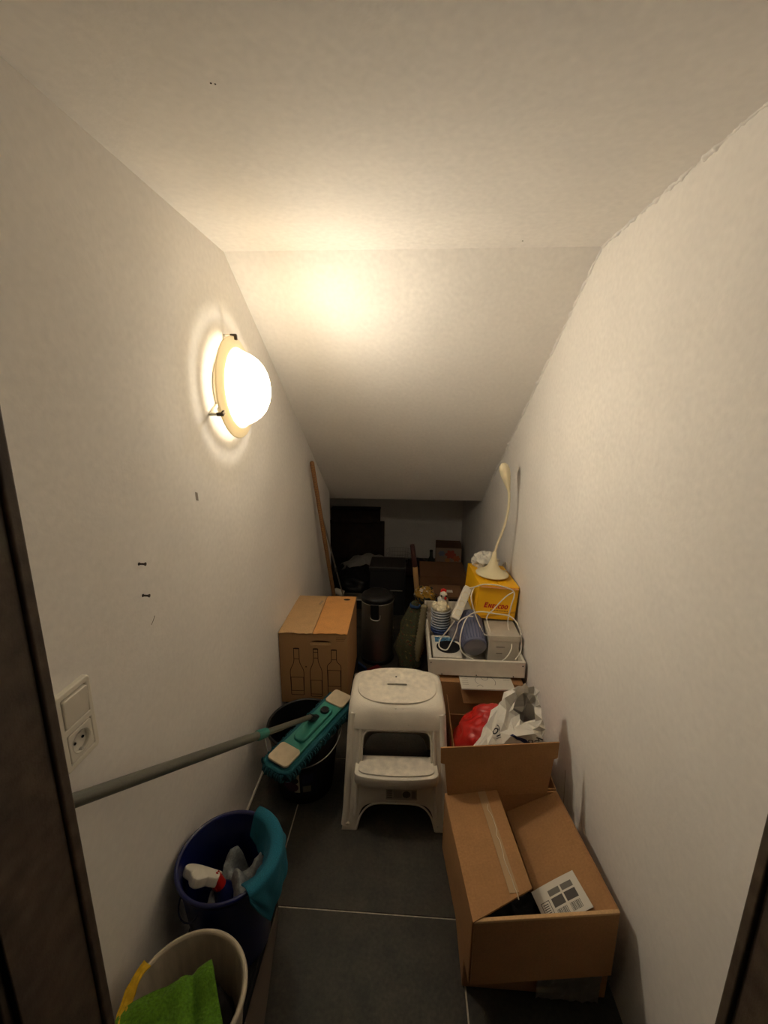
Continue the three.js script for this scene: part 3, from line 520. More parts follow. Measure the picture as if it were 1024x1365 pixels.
// big open carton near the doorway
const FBx = { o: [0.174, 0.118, -0.792], turn: 0.116, w: 0.366, d: 0.345, h: 0.204 };
(function frontBox() {
  const { o, turn, w, d, h } = FBx, t = thing('open_carton', 'open brown cardboard carton with raised rear flap nearest the doorway', 'carton', o, turn);
  // local: front-left-bottom corner at origin, x to the wall, -z into the room
  part('bottom', bx(w, 0.004, d, w / 2, 0.002, -d / 2, 0.001), M.card, t);
  hinge(t, 'front_panel', w, h, [w / 2, 0, -0.002], 0, 0, M.card); hinge(t, 'back_panel', w, h, [w / 2, 0, -d + 0.002], 0, 0, M.card);
  hinge(t, 'side_panel', d - 0.008, h, [0.002, 0, -d / 2], Math.PI / 2, 0, M.card); hinge(t, 'side_panel', d - 0.008, h, [w - 0.002, 0, -d / 2], Math.PI / 2, 0, M.card);
  // front flap hangs outside; torn upper edge
  hinge(t, 'front_flap', w - 0.006, 0.196, [w / 2, h - 0.001, 0.003], 0, Math.PI - 0.02, M.card, 'front flap folded down outside');
  part('torn_edge', crumple(bx(w - 0.004, 0.006, 0.010, w / 2, h, 0.0, 0.002), 0.004, 90), M.cardPale, t);
  // left flap folded in over the top, with a strip of tape
  const lf = new THREE.Group(); lf.name = 'side_flap'; lf.position.set(0.0, h, -d / 2); lf.rotation.z = 0.075; t.add(lf);
  const lg = extr(poly([[0, -d / 2 - 0.006], [0.002, d / 2 + 0.004], [0.168, d / 2 + 0.012], [0.166, -d / 2 + 0.052]].map(([x, y]) => [x, y])), 0.004, 0.0006, 1); lg.rotateX(-Math.PI / 2);
  part('board', uvm(lg), M.card, lf, 'flap lying over the opening');
  part('tape', bx(0.024, 0.0012, d - 0.05, 0.118, 0.0056, -0.02, 0), M.tape, lf, 'shiny packing tape');
  { const zz = []; for (let i = 0; i <= 16; i++) zz.push([0.122 + 0.006 * N3(i * 0.9, 1) + (i > 2 && i < 5 ? 0.005 : 0), 0.0064, -0.12 + i * 0.0165]); part('tape_tail', tube(zz, 0.0014, 60, 5), M.pocket, lf, 'torn pale tape edge'); }
  // right flap dips into the box
  const rf = extr(poly([[0, -d / 2 + 0.006], [0, d / 2 - 0.004], [-0.172, d / 2 + 0.0], [-0.176, -d / 2 + 0.02]]), 0.004, 0.0006, 1); rf.rotateX(-Math.PI / 2);
  const rm = part('side_flap', uvm(rf), M.card, t, 'flap folded down into the carton'); rm.position.set(w - 0.004, h - 0.003, -d / 2); rm.rotation.z = 0.42;
  // rear flap standing up, with shoulders
  const bf = extr(poly([[-w / 2 + 0.022, 0], [w / 2 - 0.022, 0], [w / 2 - 0.008, 0.118], [w / 2 - 0.006, 0.118], [w / 2 + 0.004, 0.122], [w / 2 + 0.006, 0.176], [-w / 2 - 0.004, 0.172], [-w / 2 - 0.003, 0.120], [-w / 2 + 0.010, 0.116]]), 0.004, 0.0006, 1);
  const bm = part('rear_flap', uvm(bf), M.card, t, 'rear flap standing upright'); bm.position.set(w / 2 - 0.012, h, -d); bm.rotation.x = -0.06;
})();
{ // printed sheet in the carton
  const tx = canvasTex(512, 384, (c, W, H) => { c.fillStyle = '#d8d2c4'; c.fillRect(0, 0, W, H); c.fillStyle = '#3a3632'; c.strokeStyle = '#3a3632'; c.lineWidth = 6; c.strokeRect(40, 150, 90, 130); for (let i = 0; i < 5; i++) c.fillRect(56, 172 + i * 20, 58, 8); for (let k = 0; k < 2; k++) { c.fillStyle = '#6f6a62'; c.fillRect(160 + k * 150, 70, 130, 60); c.fillStyle = '#4d4843'; c.fillRect(160 + k * 150, 150, 130, 90); c.fillStyle = '#35312d'; for (let i = 0; i < 12; i++) c.fillRect(166 + k * 150 + i * 10, 262, 3 + (i * 7 % 5), 80); } });
  const c0 = Math.cos(FBx.turn), s0 = Math.sin(FBx.turn), lx = 0.250, ly = 0.166, lz = -0.060;
  const t = thing('printed_leaflet', 'white printed leaflet with dark blocks sticking out of open carton', 'leaflet', [FBx.o[0] + lx * c0 + lz * s0, FBx.o[1] + ly, FBx.o[2] - lx * s0 + lz * c0]);
  t.rotation.order = 'YZX'; t.rotation.y = FBx.turn; t.rotation.z = 0.42;
  const g = sheet(10, 8, (u, v) => [(u - 0.5) * 0.125, 0.002 * Math.sin(u * 3), (0.5 - v) * 0.092], 0.001); const m = part('sheet', g, std({ map: tx, roughness: 0.7 }), t); m.rotation.y = 0.10;
  const cc = thing('filled_bag', 'dark folded bag inside the open carton', 'bag', [0.30, 0.124, -0.91]);
  const bg = new THREE.SphereGeometry(1, 36, 24); bg.scale(0.095, 0.045, 0.075); bg.translate(0, 0.046, 0); part('body', crumple(bg, 0.03, 22, 6, true), M.blackMatte, cc);
}
{ // low box below the open carton
  const t = thing('flat_carton', 'flat brown carton under the open carton by the wall', 'carton', [0.168, 0, -0.845]);
  part('body', bx(0.375, 0.110, 0.345, 0.19, 0.056, -0.178, 0.004), M.card, t);
  part('top_seam', bx(0.375, 0.004, 0.01, 0.19, 0.112, -0.2, 0.001), M.tape, t);
  const film = single('plastic_film', sheet(20, 12, (u, v) => [0.36 + u * 0.16, 0.01 + v * 0.10, -0.838 + 0.010 * Math.abs(N3(u * 9, v * 5, 2))], 0.0008), phys({ color: 0xbbb3a6, roughness: 0.3, transmission: 0.7, thickness: 0 }), 'clear plastic film hanging in front of the flat carton', 'plastic film'); void film;
}
// second carton with the bags
(function bagBox() {
  const w = 0.322, d = 0.475, h = 0.30, t = thing('open_carton', 'open carton holding the red bag and the white paper sack', 'carton', [0.186, 0, -1.205]);
  part('bottom', bx(w, 0.004, d, w / 2, 0.002, -d / 2, 0.001), M.card, t);
  hinge(t, 'front_panel', w, h, [w / 2, 0, -0.002], 0, 0, M.card); hinge(t, 'back_panel', w, 0.20, [w / 2, 0, -d + 0.002], 0, 0, M.card);
  hinge(t, 'side_panel', d - 0.008, h, [0.002, 0, -d / 2], Math.PI / 2, 0, M.card); hinge(t, 'side_panel', d - 0.008, h, [w - 0.002, 0, -d / 2], Math.PI / 2, 0, M.card);
})();
{
  const g = new THREE.SphereGeometry(1, 64, 48); g.scale(0.152, 0.205, 0.150); const t = thing('red_bag', 'shiny red plastic bag bulging in the carton behind the raised flap', 'bag', [0.346, 0.006, -1.405]);
  g.translate(0, 0.205, 0); part('body', crumple(crumple(g, 0.035, 8, 2, true), 0.022, 20, 5, true), M.red, t);
  
}
{ // white paper sack with black lettering
  const tx = canvasTex(1024, 512, (c, W, H) => {
    c.fillStyle = '#ded8cc'; c.fillRect(0, 0, W, H);
    for (let i = 0; i < 240; i++) { c.strokeStyle = `rgba(90,84,74,${0.03 + rnd() * 0.06})`; c.lineWidth = 1 + rnd() * 3; c.beginPath(); const x = rnd() * W, y = rnd() * H; c.moveTo(x, y); c.lineTo(x + (rnd() - 0.5) * 120, y + (rnd() - 0.5) * 120); c.stroke(); }
    c.fillStyle = '#16151a'; c.font = '74px sans-serif';
    const put = (s, x, y, a) => { c.save(); c.translate(x, y); c.scale(-1, 1); c.rotate(a); c.fillText(s, 0, 0); c.restore(); };
    put('kg', 350, 262, Math.PI + 0.5); put('kg', 170, 250, Math.PI - 0.9);
    c.strokeStyle = '#1a2350'; c.lineWidth = 22; c.beginPath(); c.moveTo(330, 215); c.quadraticCurveTo(280, 235, 215, 330); c.stroke();
  });
  const t = thing('paper_sack', 'crumpled open white paper sack with black kg lettering', 'sack', [0.372, 0.335, -1.285]);
  seed = 77; const jit = []; for (let i = 0; i < 400; i++) jit.push([rr(-1, 1), rr(-1, 1), rr(-1, 1)]);
  const NU = 22, NV = 9;
  let g = sheet(NU, NV, (u, v) => {
    const i = Math.round(u * NU) % NU, j = Math.round(v * NV), q = jit[(i + j * NU) % 400], a = u * Math.PI * 2;   // a = 0 towards the wall, pi/2 towards the door
    const cx = Math.cos(a), sz = Math.sin(a), hw = 0.088 * (1 - v) ** 0.8 + 0.044, hd = 0.055 + 0.02 * Math.sin(v * 3) - 0.025 * v;
    const front = Math.max(0, sz) * (cx < 0.5 ? 1 : 0.6), top = 0.232 - (0.105 * front * (v > 0.5 ? (v - 0.5) * 2 : 0));
    const k = j > 0 ? 0.012 : 0.004;
    const x = 0.052 * v + Math.sign(cx) * Math.abs(cx) ** 0.7 * hw * (cx < 0 ? 1 : 0.86) + q[0] * k, y = v * top + 0.010 * q[1] - (v < 0.1 ? 0.02 * Math.abs(cx) : 0), z = sz * hd - 0.055 * v + q[2] * k;
    return [x, y, z];
  }, 0.0015, true);
  g = g.toNonIndexed(); g.computeVertexNormals();
  part('body', g, std({ map: tx, roughness: 0.85 }), t);
}
// carton under the white drawer, with its hanging flap and a booklet
{
  const t = thing('tall_carton', 'brown carton under the white drawer', 'carton', [0.15, 0, -1.775]);
  part('body', bx(0.395, 0.296, 0.62, 0.20, 0.148, -0.31, 0.003), M.card, t);
  hinge(t, 'front_flap', 0.245, 0.088, [0.225, 0.293, 0.004], 0, Math.PI - 0.32, M.card, 'flap hanging down in front', uvm(extr(poly([[-0.122, 0], [0.122, 0], [0.105, 0.086], [-0.102, 0.088]]), 0.004, 0.0006, 1)));
  const tx = canvasTex(512, 256, (c, W, H) => { c.fillStyle = '#cfc9bb'; c.fillRect(0, 0, W, H); c.strokeStyle = '#6e6a62'; c.lineWidth = 4; c.beginPath(); c.arc(250, 120, 34, 0, 7); c.stroke(); c.beginPath(); c.moveTo(170, 200); c.quadraticCurveTo(120, 150, 190, 110); c.quadraticCurveTo(250, 40, 310, 110); c.quadraticCurveTo(370, 160, 330, 210); c.stroke(); c.beginPath(); c.moveTo(150, 230); c.quadraticCurveTo(200, 190, 210, 235); c.stroke(); for (let i = 0; i < 5; i++) { c.fillStyle = '#a39c90'; c.fillRect(18, 110 + i * 24, 60, 6); c.fillRect(430, 60 + i * 22, 60, 5); } });
  const b = thing('drawing_booklet', 'pale booklet with line drawings lying under the white drawer', 'booklet', [0.375, 0.2975, -1.80], 0.02);
  part('pages', bx(0.238, 0.007, 0.165, 0, 0.0036, 0.0, 0.001), M.paper, b);
  const cv = new THREE.PlaneGeometry(0.238, 0.165); cv.rotateX(-Math.PI / 2); cv.translate(0, 0.0077, 0); part('cover', cv, std({ map: tx, roughness: 0.8 }), b);
}
// ================================================================ white drawer and what lies in it
const DR = { x0: 0.112, x1: 0.556, z0: -2.45, z1: -1.80, y0: 0.312, y1: 0.392 };
{
  const t = thing('drawer', 'white wooden drawer used as a tray on a carton', 'drawer', [(DR.x0 + DR.x1) / 2, DR.y0, (DR.z0 + DR.z1) / 2]);
  const w = DR.x1 - DR.x0, d = DR.z1 - DR.z0, h = DR.y1 - DR.y0;
  part('bottom', bx(w - 0.02, 0.006, d - 0.02, 0, 0.004, 0, 0.001), M.whitePaint, t);
  part('front_panel', bx(w, h, 0.014, 0, h / 2, d / 2 - 0.007, 0.002), M.whitePaint, t);
  part('back_panel', bx(w, h, 0.012, 0, h / 2, -d / 2 + 0.006, 0.002), M.whitePaint, t);
  for (const s of [-1, 1]) part('side_panel', bx(0.012, h, d - 0.026, s * (w / 2 - 0.006), h / 2, 0, 0.002), M.whitePaint, t);
  for (const [x, y] of [[-w / 2 + 0.010, h - 0.016], [w / 2 - 0.012, h - 0.018], [-0.16, 0.006], [0.0, 0.006], [0.17, 0.006]]) part('screw_head', rod([x, y, d / 2 - 0.001], [x, y, d / 2 + 0.0012], 0.0035, 0.003, 10), M.screw, t);
}
const DF = DR.y0 + 0.008; // drawer floor
{ // pale grey box
  const t = thing('storage_box', 'pale grey cardboard box in the drawer, under the yellow box', 'box', [0.472, DF, -2.04]);
  part('body', bx(0.145, 0.135, 0.30, 0, 0.068, 0, 0.002), M.greyBox, t); part('lid', bx(0.150, 0.030, 0.305, 0, 0.140, 0, 0.002), M.greyBox, t);
  part("label_print", bx(0.04, 0.003, 0.0006, -0.015, 0.096, 0.1505, 0), M.blackMatte, t); part("label_print", bx(0.03, 0.0025, 0.0006, -0.02, 0.062, 0.1505, 0), M.blackMatte, t);
}
(function yellowBox() {
  const w = 0.202, h = 0.178, d = 0.32, t = thing('battery_box', 'bright yellow cardboard box with red lettering under the desk lamp', 'box', [0.452, DF + 0.168, -2.035], 0.05);
  const body = new THREE.Group(); t.add(body); t.rotation.z = -0.075;
  const tx = canvasTex(1024, 900, (c, W, H) => {
    c.fillStyle = '#fcbe0e'; c.fillRect(0, 0, W, H); for (let i = 0; i < 1500; i++) { c.fillStyle = `rgba(${rnd() < 0.5 ? '150,95,0' : '255,205,70'},0.05)`; c.fillRect(rnd() * W, rnd() * H, 40, 3); }
    c.fillStyle = c.strokeStyle = '#c8260c'; c.lineWidth = 12; c.save(); c.translate(165, 590); c.transform(1, 0.02, -0.18, 1, 0, 0); const wr = (q, x) => { c.fillText(q, x, 0); c.strokeText(q, x, 0); }; c.font = 'bold 190px sans-serif'; wr('E', 0); c.font = 'bold 148px sans-serif'; c.scale(0.88, 1); wr('NERCDO', 128);
    c.fillStyle = '#8a4a10'; for (let i = 0; i < 13; i++) c.fillRect(230 + i * 42, 50, 28, 26); c.restore();
    c.fillStyle = 'rgba(190,120,10,0.5)'; c.beginPath(); c.moveTo(0, 860); c.quadraticCurveTo(600, 760, W, 640); c.lineTo(W, 700); c.quadraticCurveTo(620, 810, 100, 900); c.lineTo(0, 900); c.fill();
  });
  t.remove(body);
  part('body', bx(w, h, d, 0, h / 2, -d / 2, 0.003), M.yellowBox, t);
  const f = new THREE.PlaneGeometry(w - 0.005, h - 0.006); f.translate(0, h / 2, 0.0008); part('printed_front', f, std({ map: tx, roughness: 0.5 }), t, 'yellow front with red lettering');
  for (const s of [-1, 1]) { const g = bx(w / 2 - 0.002, 0.003, d, s * (w / 4 + 0.0005), h + 0.002, -d / 2 + 0.003, 0.001); const m = part('top_flap', g, M.yellowBox, t); m.rotation.z = s * 0.0; }
  part('front_edge_flap', bx(w - 0.01, 0.002, 0.03, 0.0, h - 0.004, 0.002, 0.0005), M.cardWarm, t);
})();
// desk lamp on the yellow box
(function deskLamp() {
  const t = thing('desk_lamp', 'cream swan-neck desk lamp with trumpet foot on the yellow box', 'desk lamp', [0.452, DF + 0.361, -2.17]);
  t.rotation.z = -0.05;
  part('foot', lathe([[0, 0], [0.084, 0], [0.086, 0.004], [0.083, 0.009], [0.060, 0.018], [0.042, 0.030], [0.030, 0.046], [0.021, 0.066], [0.014, 0.092], [0.0095, 0.125], [0, 0.126]], 48), M.creamPlastic, t);
  part('neck', tube([[0, 0.115, 0], [0.010, 0.17, 0], [0.030, 0.25, 0.0], [0.041, 0.33, 0], [0.041, 0.40, 0], [0.033, 0.455, 0]], 0.0065, 60, 12), M.creamPlastic, t);
  const hd = lathe([[0, 0], [0.007, 0.002], [0.010, 0.02], [0.017, 0.05], [0.024, 0.085], [0.0265, 0.112], [0.022, 0.134], [0.011, 0.147], [0, 0.150]], 32); hd.rotateZ(0.32); hd.translate(0.035, 0.448, 0); part('shade', hd, M.creamPlastic, t);
  part('power_cord', tube([[0.07, 0.012, -0.03], [0.085, 0.012, -0.05], [0.08, 0.05, -0.06], [0.06, 0.03, -0.07]], 0.0025, 30, 6), M.whitePlastic, t);
})();
{ // crumpled white bag behind the desk lamp
  const g = new THREE.SphereGeometry(1, 44, 30); g.scale(0.062, 0.036, 0.05); g.translate(0, 0.034, 0); const t = thing('crumpled_bag', 'crumpled white plastic bag behind the foot of the desk lamp', 'bag', [0.440, DF + 0.352, -2.312]);
  part('body', crumple(g, 0.05, 26, 4, true), M.paper, t); 
}
{ // power strip
  const t = thing('power_strip', 'white power strip propped between bowls and yellow box', 'power strip', [0.243, DF + 0.185, -1.985]);
  const a = V3(0, 0, 0), b = V3(0.078, 0.125, -0.115), L = a.distanceTo(b), q = new THREE.Quaternion().setFromUnitVectors(V3(0, 1, 0), b.clone().normalize());
  const bo = bx(0.044, L, 0.034, 0, L / 2, 0, 0.006); const m = part('housing', bo, M.whitePlastic, t); m.quaternion.copy(q);
  for (let i = 0; i < 3; i++) part('socket', lathe([[0, -0.006], [0.014, -0.006], [0.015, 0.0012], [0.017, 0.0012], [0.017, -0.001]], 24).rotateX(Math.PI / 2).translate(0, 0.034 + i * 0.05, 0.0175), M.creamPlastic, m);
}
{ // white cable
  const pts = [[0.325, 0.630, -2.09], [0.335, 0.660, -2.03], [0.385, 0.692, -1.995], [0.46, 0.688, -1.99], [0.525, 0.66, -1.985], [0.515, 0.585, -1.98], [0.505, 0.50, -1.975], [0.505, 0.42, -1.875], [0.44, 0.37, -1.83], [0.345, 0.372, -1.83], [0.268, 0.415, -1.835], [0.262, 0.475, -1.875], [0.30, 0.535, -1.95], [0.36, 0.555, -1.975], [0.44, 0.55, -1.97], [0.515, 0.54, -1.96], [0.552, 0.49, -1.93], [0.552, 0.41, -1.88], [0.52, 0.375, -1.85]];
  single('power_cable', tube(pts, 0.0031, 220, 8), M.whitePlastic, 'white cable looped over the yellow box and blue tub', 'cable');
  const p2 = [[0.338, 0.66, -2.03], [0.322, 0.62, -2.0], [0.338, 0.555, -1.985], [0.36, 0.50, -1.96], [0.385, 0.46, -1.925], [0.41, 0.475, -1.92], [0.398, 0.53, -1.965], [0.43, 0.57, -1.975], [0.48, 0.63, -1.98], [0.52, 0.66, -1.985]];
  single('power_cable', tube(p2, 0.0029, 120, 8), M.whitePlastic, 'white cable hanging in a narrow loop before the yellow lettering', 'cable');
  const p3 = [[0.244, 0.500, -1.978], [0.215, 0.455, -1.975], [0.175, 0.405, -1.96], [0.168, 0.388, -1.92], [0.20, 0.384, -1.90], [0.225, 0.405, -1.93], [0.25, 0.46, -1.95], [0.262, 0.51, -1.95], [0.30, 0.54, -1.95], [0.33, 0.535, -1.962]];
  single('power_cable', tube(p3, 0.0031, 120, 8), M.whitePlastic, 'white cable running from the power strip over the square box', 'cable');
}
{ // stack of bowls
  const bowl = lathe([[0, 0], [0.034, 0], [0.037, 0.003], [0.047, 0.033], [0.0535, 0.036], [0.055, 0.0395], [0.0535, 0.043], [0.049, 0.043], [0.0445, 0.036], [0.034, 0.006], [0, 0.004]], 40);
  const mats = [0x2f4a86, 0x4f6492, 0x9aa4b4, 0xa9b0ba, 0xb6babf, 0xaeb4bc, 0xbabdc0, 0xb2b7bd, 0xc0c1c0].map((c) => phys({ color: c, roughness: 0.35, clearcoat: 0.3 }));
  const words = ['lowest, dark blue', 'dull blue, second from the bottom,', 'third lowest', 'fourth lowest', 'middle', 'fourth highest', 'third highest', 'second highest', 'topmost'];
  for (let i = 0; i < 9; i++) {
    const m = single('plastic_bowl', bowl, mats[i], words[i] + ' plastic bowl of the nested stack in the white drawer', 'bowl', 'nested bowls in the drawer');
    m.position.set(0.190 + rr(-0.001, 0.001), DF + 0.004 + i * 0.0145, -2.150); m.rotation.y = rr(0, 6);
  }
  const fl = []; for (let i = 0; i < 13; i++) { const a = i * 2.4, r = 0.034 * Math.sqrt(i / 13), g = new THREE.SphereGeometry(0.020 + rr(-0.002, 0.003), 16, 12); g.translate(0.190 + r * Math.cos(a), DF + 0.170 + (i < 4 ? 0.014 : 0) + rr(-0.003, 0.003), -2.150 + r * Math.sin(a)); fl.push(crumple(g, 0.008, 50, i)); }
  const cb = single('cotton_heap', merge(fl), std({ color: 0xe9dcbc, roughness: 1 }), 'heap of cream cotton balls filling the top bowl', 'cotton'); cb.userData.kind = 'stuff';
}
{ // little hen figure
  const t = thing('hen_figurine', 'small white hen figurine with red comb behind the cotton bowl', 'figurine', [0.205, DF + 0.122, -2.265]);
  const bodyG = new THREE.SphereGeometry(0.034, 24, 18); bodyG.scale(1, 0.95, 0.9); bodyG.translate(0, 0.032, 0); part('body', bodyG, M.whitePlastic, t);
  part('head', new THREE.SphereGeometry(0.021, 20, 14).translate(0.004, 0.076, 0.010), M.whitePlastic, t);
  part('comb', merge([0, 1, 2].map((i) => new THREE.SphereGeometry(0.010, 12, 8).scale(0.7, 1.3, 0.7).translate(-0.006 + i * 0.010, 0.100 - Math.abs(i - 1) * 0.004, 0.006))), M.redCap, t, 'red comb');
  part('wattle', new THREE.SphereGeometry(0.009, 12, 8).scale(0.8, 1.2, 0.7).translate(0.014, 0.062, 0.028), M.redCap, t, 'red wattle');
  for (const s of [-1, 1]) part('spot', new THREE.SphereGeometry(0.006, 10, 8).translate(0.004 + s * 0.013, 0.074, 0.026), M.black, t, 'black spot');
  part('wing', new THREE.SphereGeometry(0.018, 14, 10).scale(0.4, 0.9, 0.9).translate(-0.033, 0.036, 0.004), M.blackMatte, t, 'dark wing');
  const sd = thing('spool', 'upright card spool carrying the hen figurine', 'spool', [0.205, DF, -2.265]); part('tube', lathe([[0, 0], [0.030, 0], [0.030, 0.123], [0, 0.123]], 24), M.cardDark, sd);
}
{ // square white box with a black round print
  const t = thing('square_box', 'flat white box with black disc and blue picture on its lid', 'box', [0.205, DF, -1.965]);
  part('body', bx(0.140, 0.048, 0.205, 0, 0.024, 0, 0.002), M.whitePaint, t);
  part('base_band', bx(0.1415, 0.008, 0.2065, 0, 0.010, 0, 0.001), std({ color: 0x2c2840, roughness: 0.6 }), t, 'dark navy lower band');
  const tx = canvasTex(512, 740, (c, W, H) => { c.fillStyle = '#dcd6ca'; c.fillRect(0, 0, W, H); c.fillStyle = '#4f86ad'; c.fillRect(60, 50, 370, 190); for (let i = 0; i < 60; i++) { c.fillStyle = rnd() < 0.5 ? '#a9cbe0' : '#20465f'; c.fillRect(60 + rnd() * 340, 50 + rnd() * 160, 12 + rnd() * 30, 8 + rnd() * 14); } });
  const p = new THREE.PlaneGeometry(0.138, 0.203); p.rotateX(-Math.PI / 2); p.translate(0, 0.0485, 0); part('printed_lid', p, std({ map: tx, roughness: 0.55 }), t, 'white lid with blue picture');
  part('disc', new THREE.CylinderGeometry(0.058, 0.058, 0.003, 48).translate(0.010, 0.050, 0.010), std({ color: 0x0c0b0e, roughness: 0.75 }), t, 'black disc');
}
{ // blue ribbed tub, lying with its closed end to the door
  const t = thing('plastic_tub', 'bluish ribbed plastic tub lying on its side in the drawer', 'tub', [0.335, 0.412, -1.885]);
  const g = lathe([[0, 0], [0.050, 0], [0.057, 0.004], [0.058, 0.010], [0.0645, 0.12], [0.067, 0.18], [0.070, 0.183], [0.070, 0.188], [0.064, 0.188], [0.060, 0.12], [0.053, 0.012], [0, 0.010]], 64);
  const m = part('body', g, phys({ color: 0x767b96, roughness: 0.4, transmission: 0.25, thickness: 0 }), t); m.rotation.set(-Math.PI / 2 + 0.30, 0, 0); m.rotation.z = 0.05;
  const cap = part('end_disc', lathe([[0, 0.0], [0.052, 0.0], [0.052, -0.002], [0, -0.003]], 48), std({ color: 0x8d8c93, roughness: 0.6 }), m, 'grey end of the tub'); void cap;
  const ribs = []; for (let i = 0; i < 26; i++) { const a = i / 26 * Math.PI * 2; ribs.push(rod([0.0585 * Math.cos(a), 0.014, 0.0585 * Math.sin(a)], [0.0665 * Math.cos(a), 0.172, 0.0665 * Math.sin(a)], 0.0018, 0.0018, 5)); }
  part('rib', merge(ribs), std({ color: 0x474f74, roughness: 0.5 }), m, 'darker blue ribs').userData.kind = 'stuff';
  const bg = new THREE.SphereGeometry(1, 36, 24); bg.scale(0.05, 0.055, 0.07); bg.translate(0, 0.055, 0); const b2 = thing('translucent_bag', 'smoky plastic bag between the bowls and the ribbed tub', 'bag', [0.285, DF, -2.08]);
  part('body', crumple(bg, 0.03, 22, 7, true), phys({ color: 0x8f8a92, roughness: 0.4, transmission: 0.4, thickness: 0 }), b2);
}

// ================================================================ the far part of the recess
{ // pedal bin
  const t = thing('pedal_bin', 'round stainless steel pedal bin with black lid beside bottle carton', 'bin', [-0.176, 0, -2.44]);
  part('base', lathe([[0, 0], [0.102, 0], [0.104, 0.004], [0.104, 0.022], [0.1, 0.026], [0, 0.026]], 48), M.black, t);
  part('body', lathe([[0, 0.024], [0.098, 0.024], [0.098, 0.400], [0.096, 0.404], [0, 0.404]], 64), M.steel, t, 'brushed steel body');
  part('collar', lathe([[0.09, 0.396], [0.100, 0.398], [0.101, 0.415], [0.098, 0.418], [0.09, 0.418]], 64), M.black, t);
  part('steel_band', new THREE.TorusGeometry(0.0995, 0.002, 8, 64).rotateX(Math.PI / 2).translate(0, 0.396, 0), M.wire, t);
  part('lid', lathe([[0, 0.452], [0.04, 0.450], [0.075, 0.441], [0.096, 0.428], [0.101, 0.416], [0.096, 0.414], [0, 0.414]], 64), M.black, t, 'black domed lid');
  part('hinge_block', bx(0.050, 0.10, 0.02, -0.01, 0.355, 0.096, 0.006), M.black, t);
  part('carry_handle', tube([[-0.034, 0.335, 0.095], [-0.030, 0.312, 0.106], [0, 0.304, 0.110], [0.020, 0.312, 0.107], [0.024, 0.335, 0.098]], 0.003, 30, 8), M.wire, t, 'bright wire handle');
}
{ // two poles leaning in the corner
  const t = thing('wooden_pole', 'plain brown wooden pole leaning against the wall behind bottle carton', 'pole', [-0.52, 0, -2.965]);
  part('shaft', rod([0, 0.01, 0], [-0.058, 1.215, 0.44], 0.014, 0.0135), M.wood, t); part('end_cap', new THREE.SphereGeometry(0.0138, 16, 10).translate(-0.058, 1.215, 0.44), M.wood, t);
  const q = thing('metal_pole', 'thin shiny metal pole leaning beside the wooden pole', 'pole', [-0.450, 0, -3.03]);
  part('shaft', rod([0, 0.006, 0], [-0.126, 0.965, 0.38], 0.0055), M.wire, q); part('coupling', rod([-0.052, 0.40, 0.157], [-0.058, 0.44, 0.173], 0.008), M.steel, q);
}
{ // red and blue sheets on the floor behind the stool
  const t = thing('red_board', 'flat dark red board on the floor behind the stool', 'board', [-0.150, 0, -2.225], 0.75); part('sheet', bx(0.12, 0.016, 0.18, 0, 0.009, 0, 0.003), std({ color: 0x6e1218, roughness: 0.5 }), t);
  const b = thing('blue_board', 'dark blue board edge beside the bottle carton', 'board', [-0.262, 0, -2.275], 0.75); part('sheet', bx(0.014, 0.05, 0.10, 0, 0.026, 0, 0.003), std({ color: 0x24406a, roughness: 0.5 }), b);
}
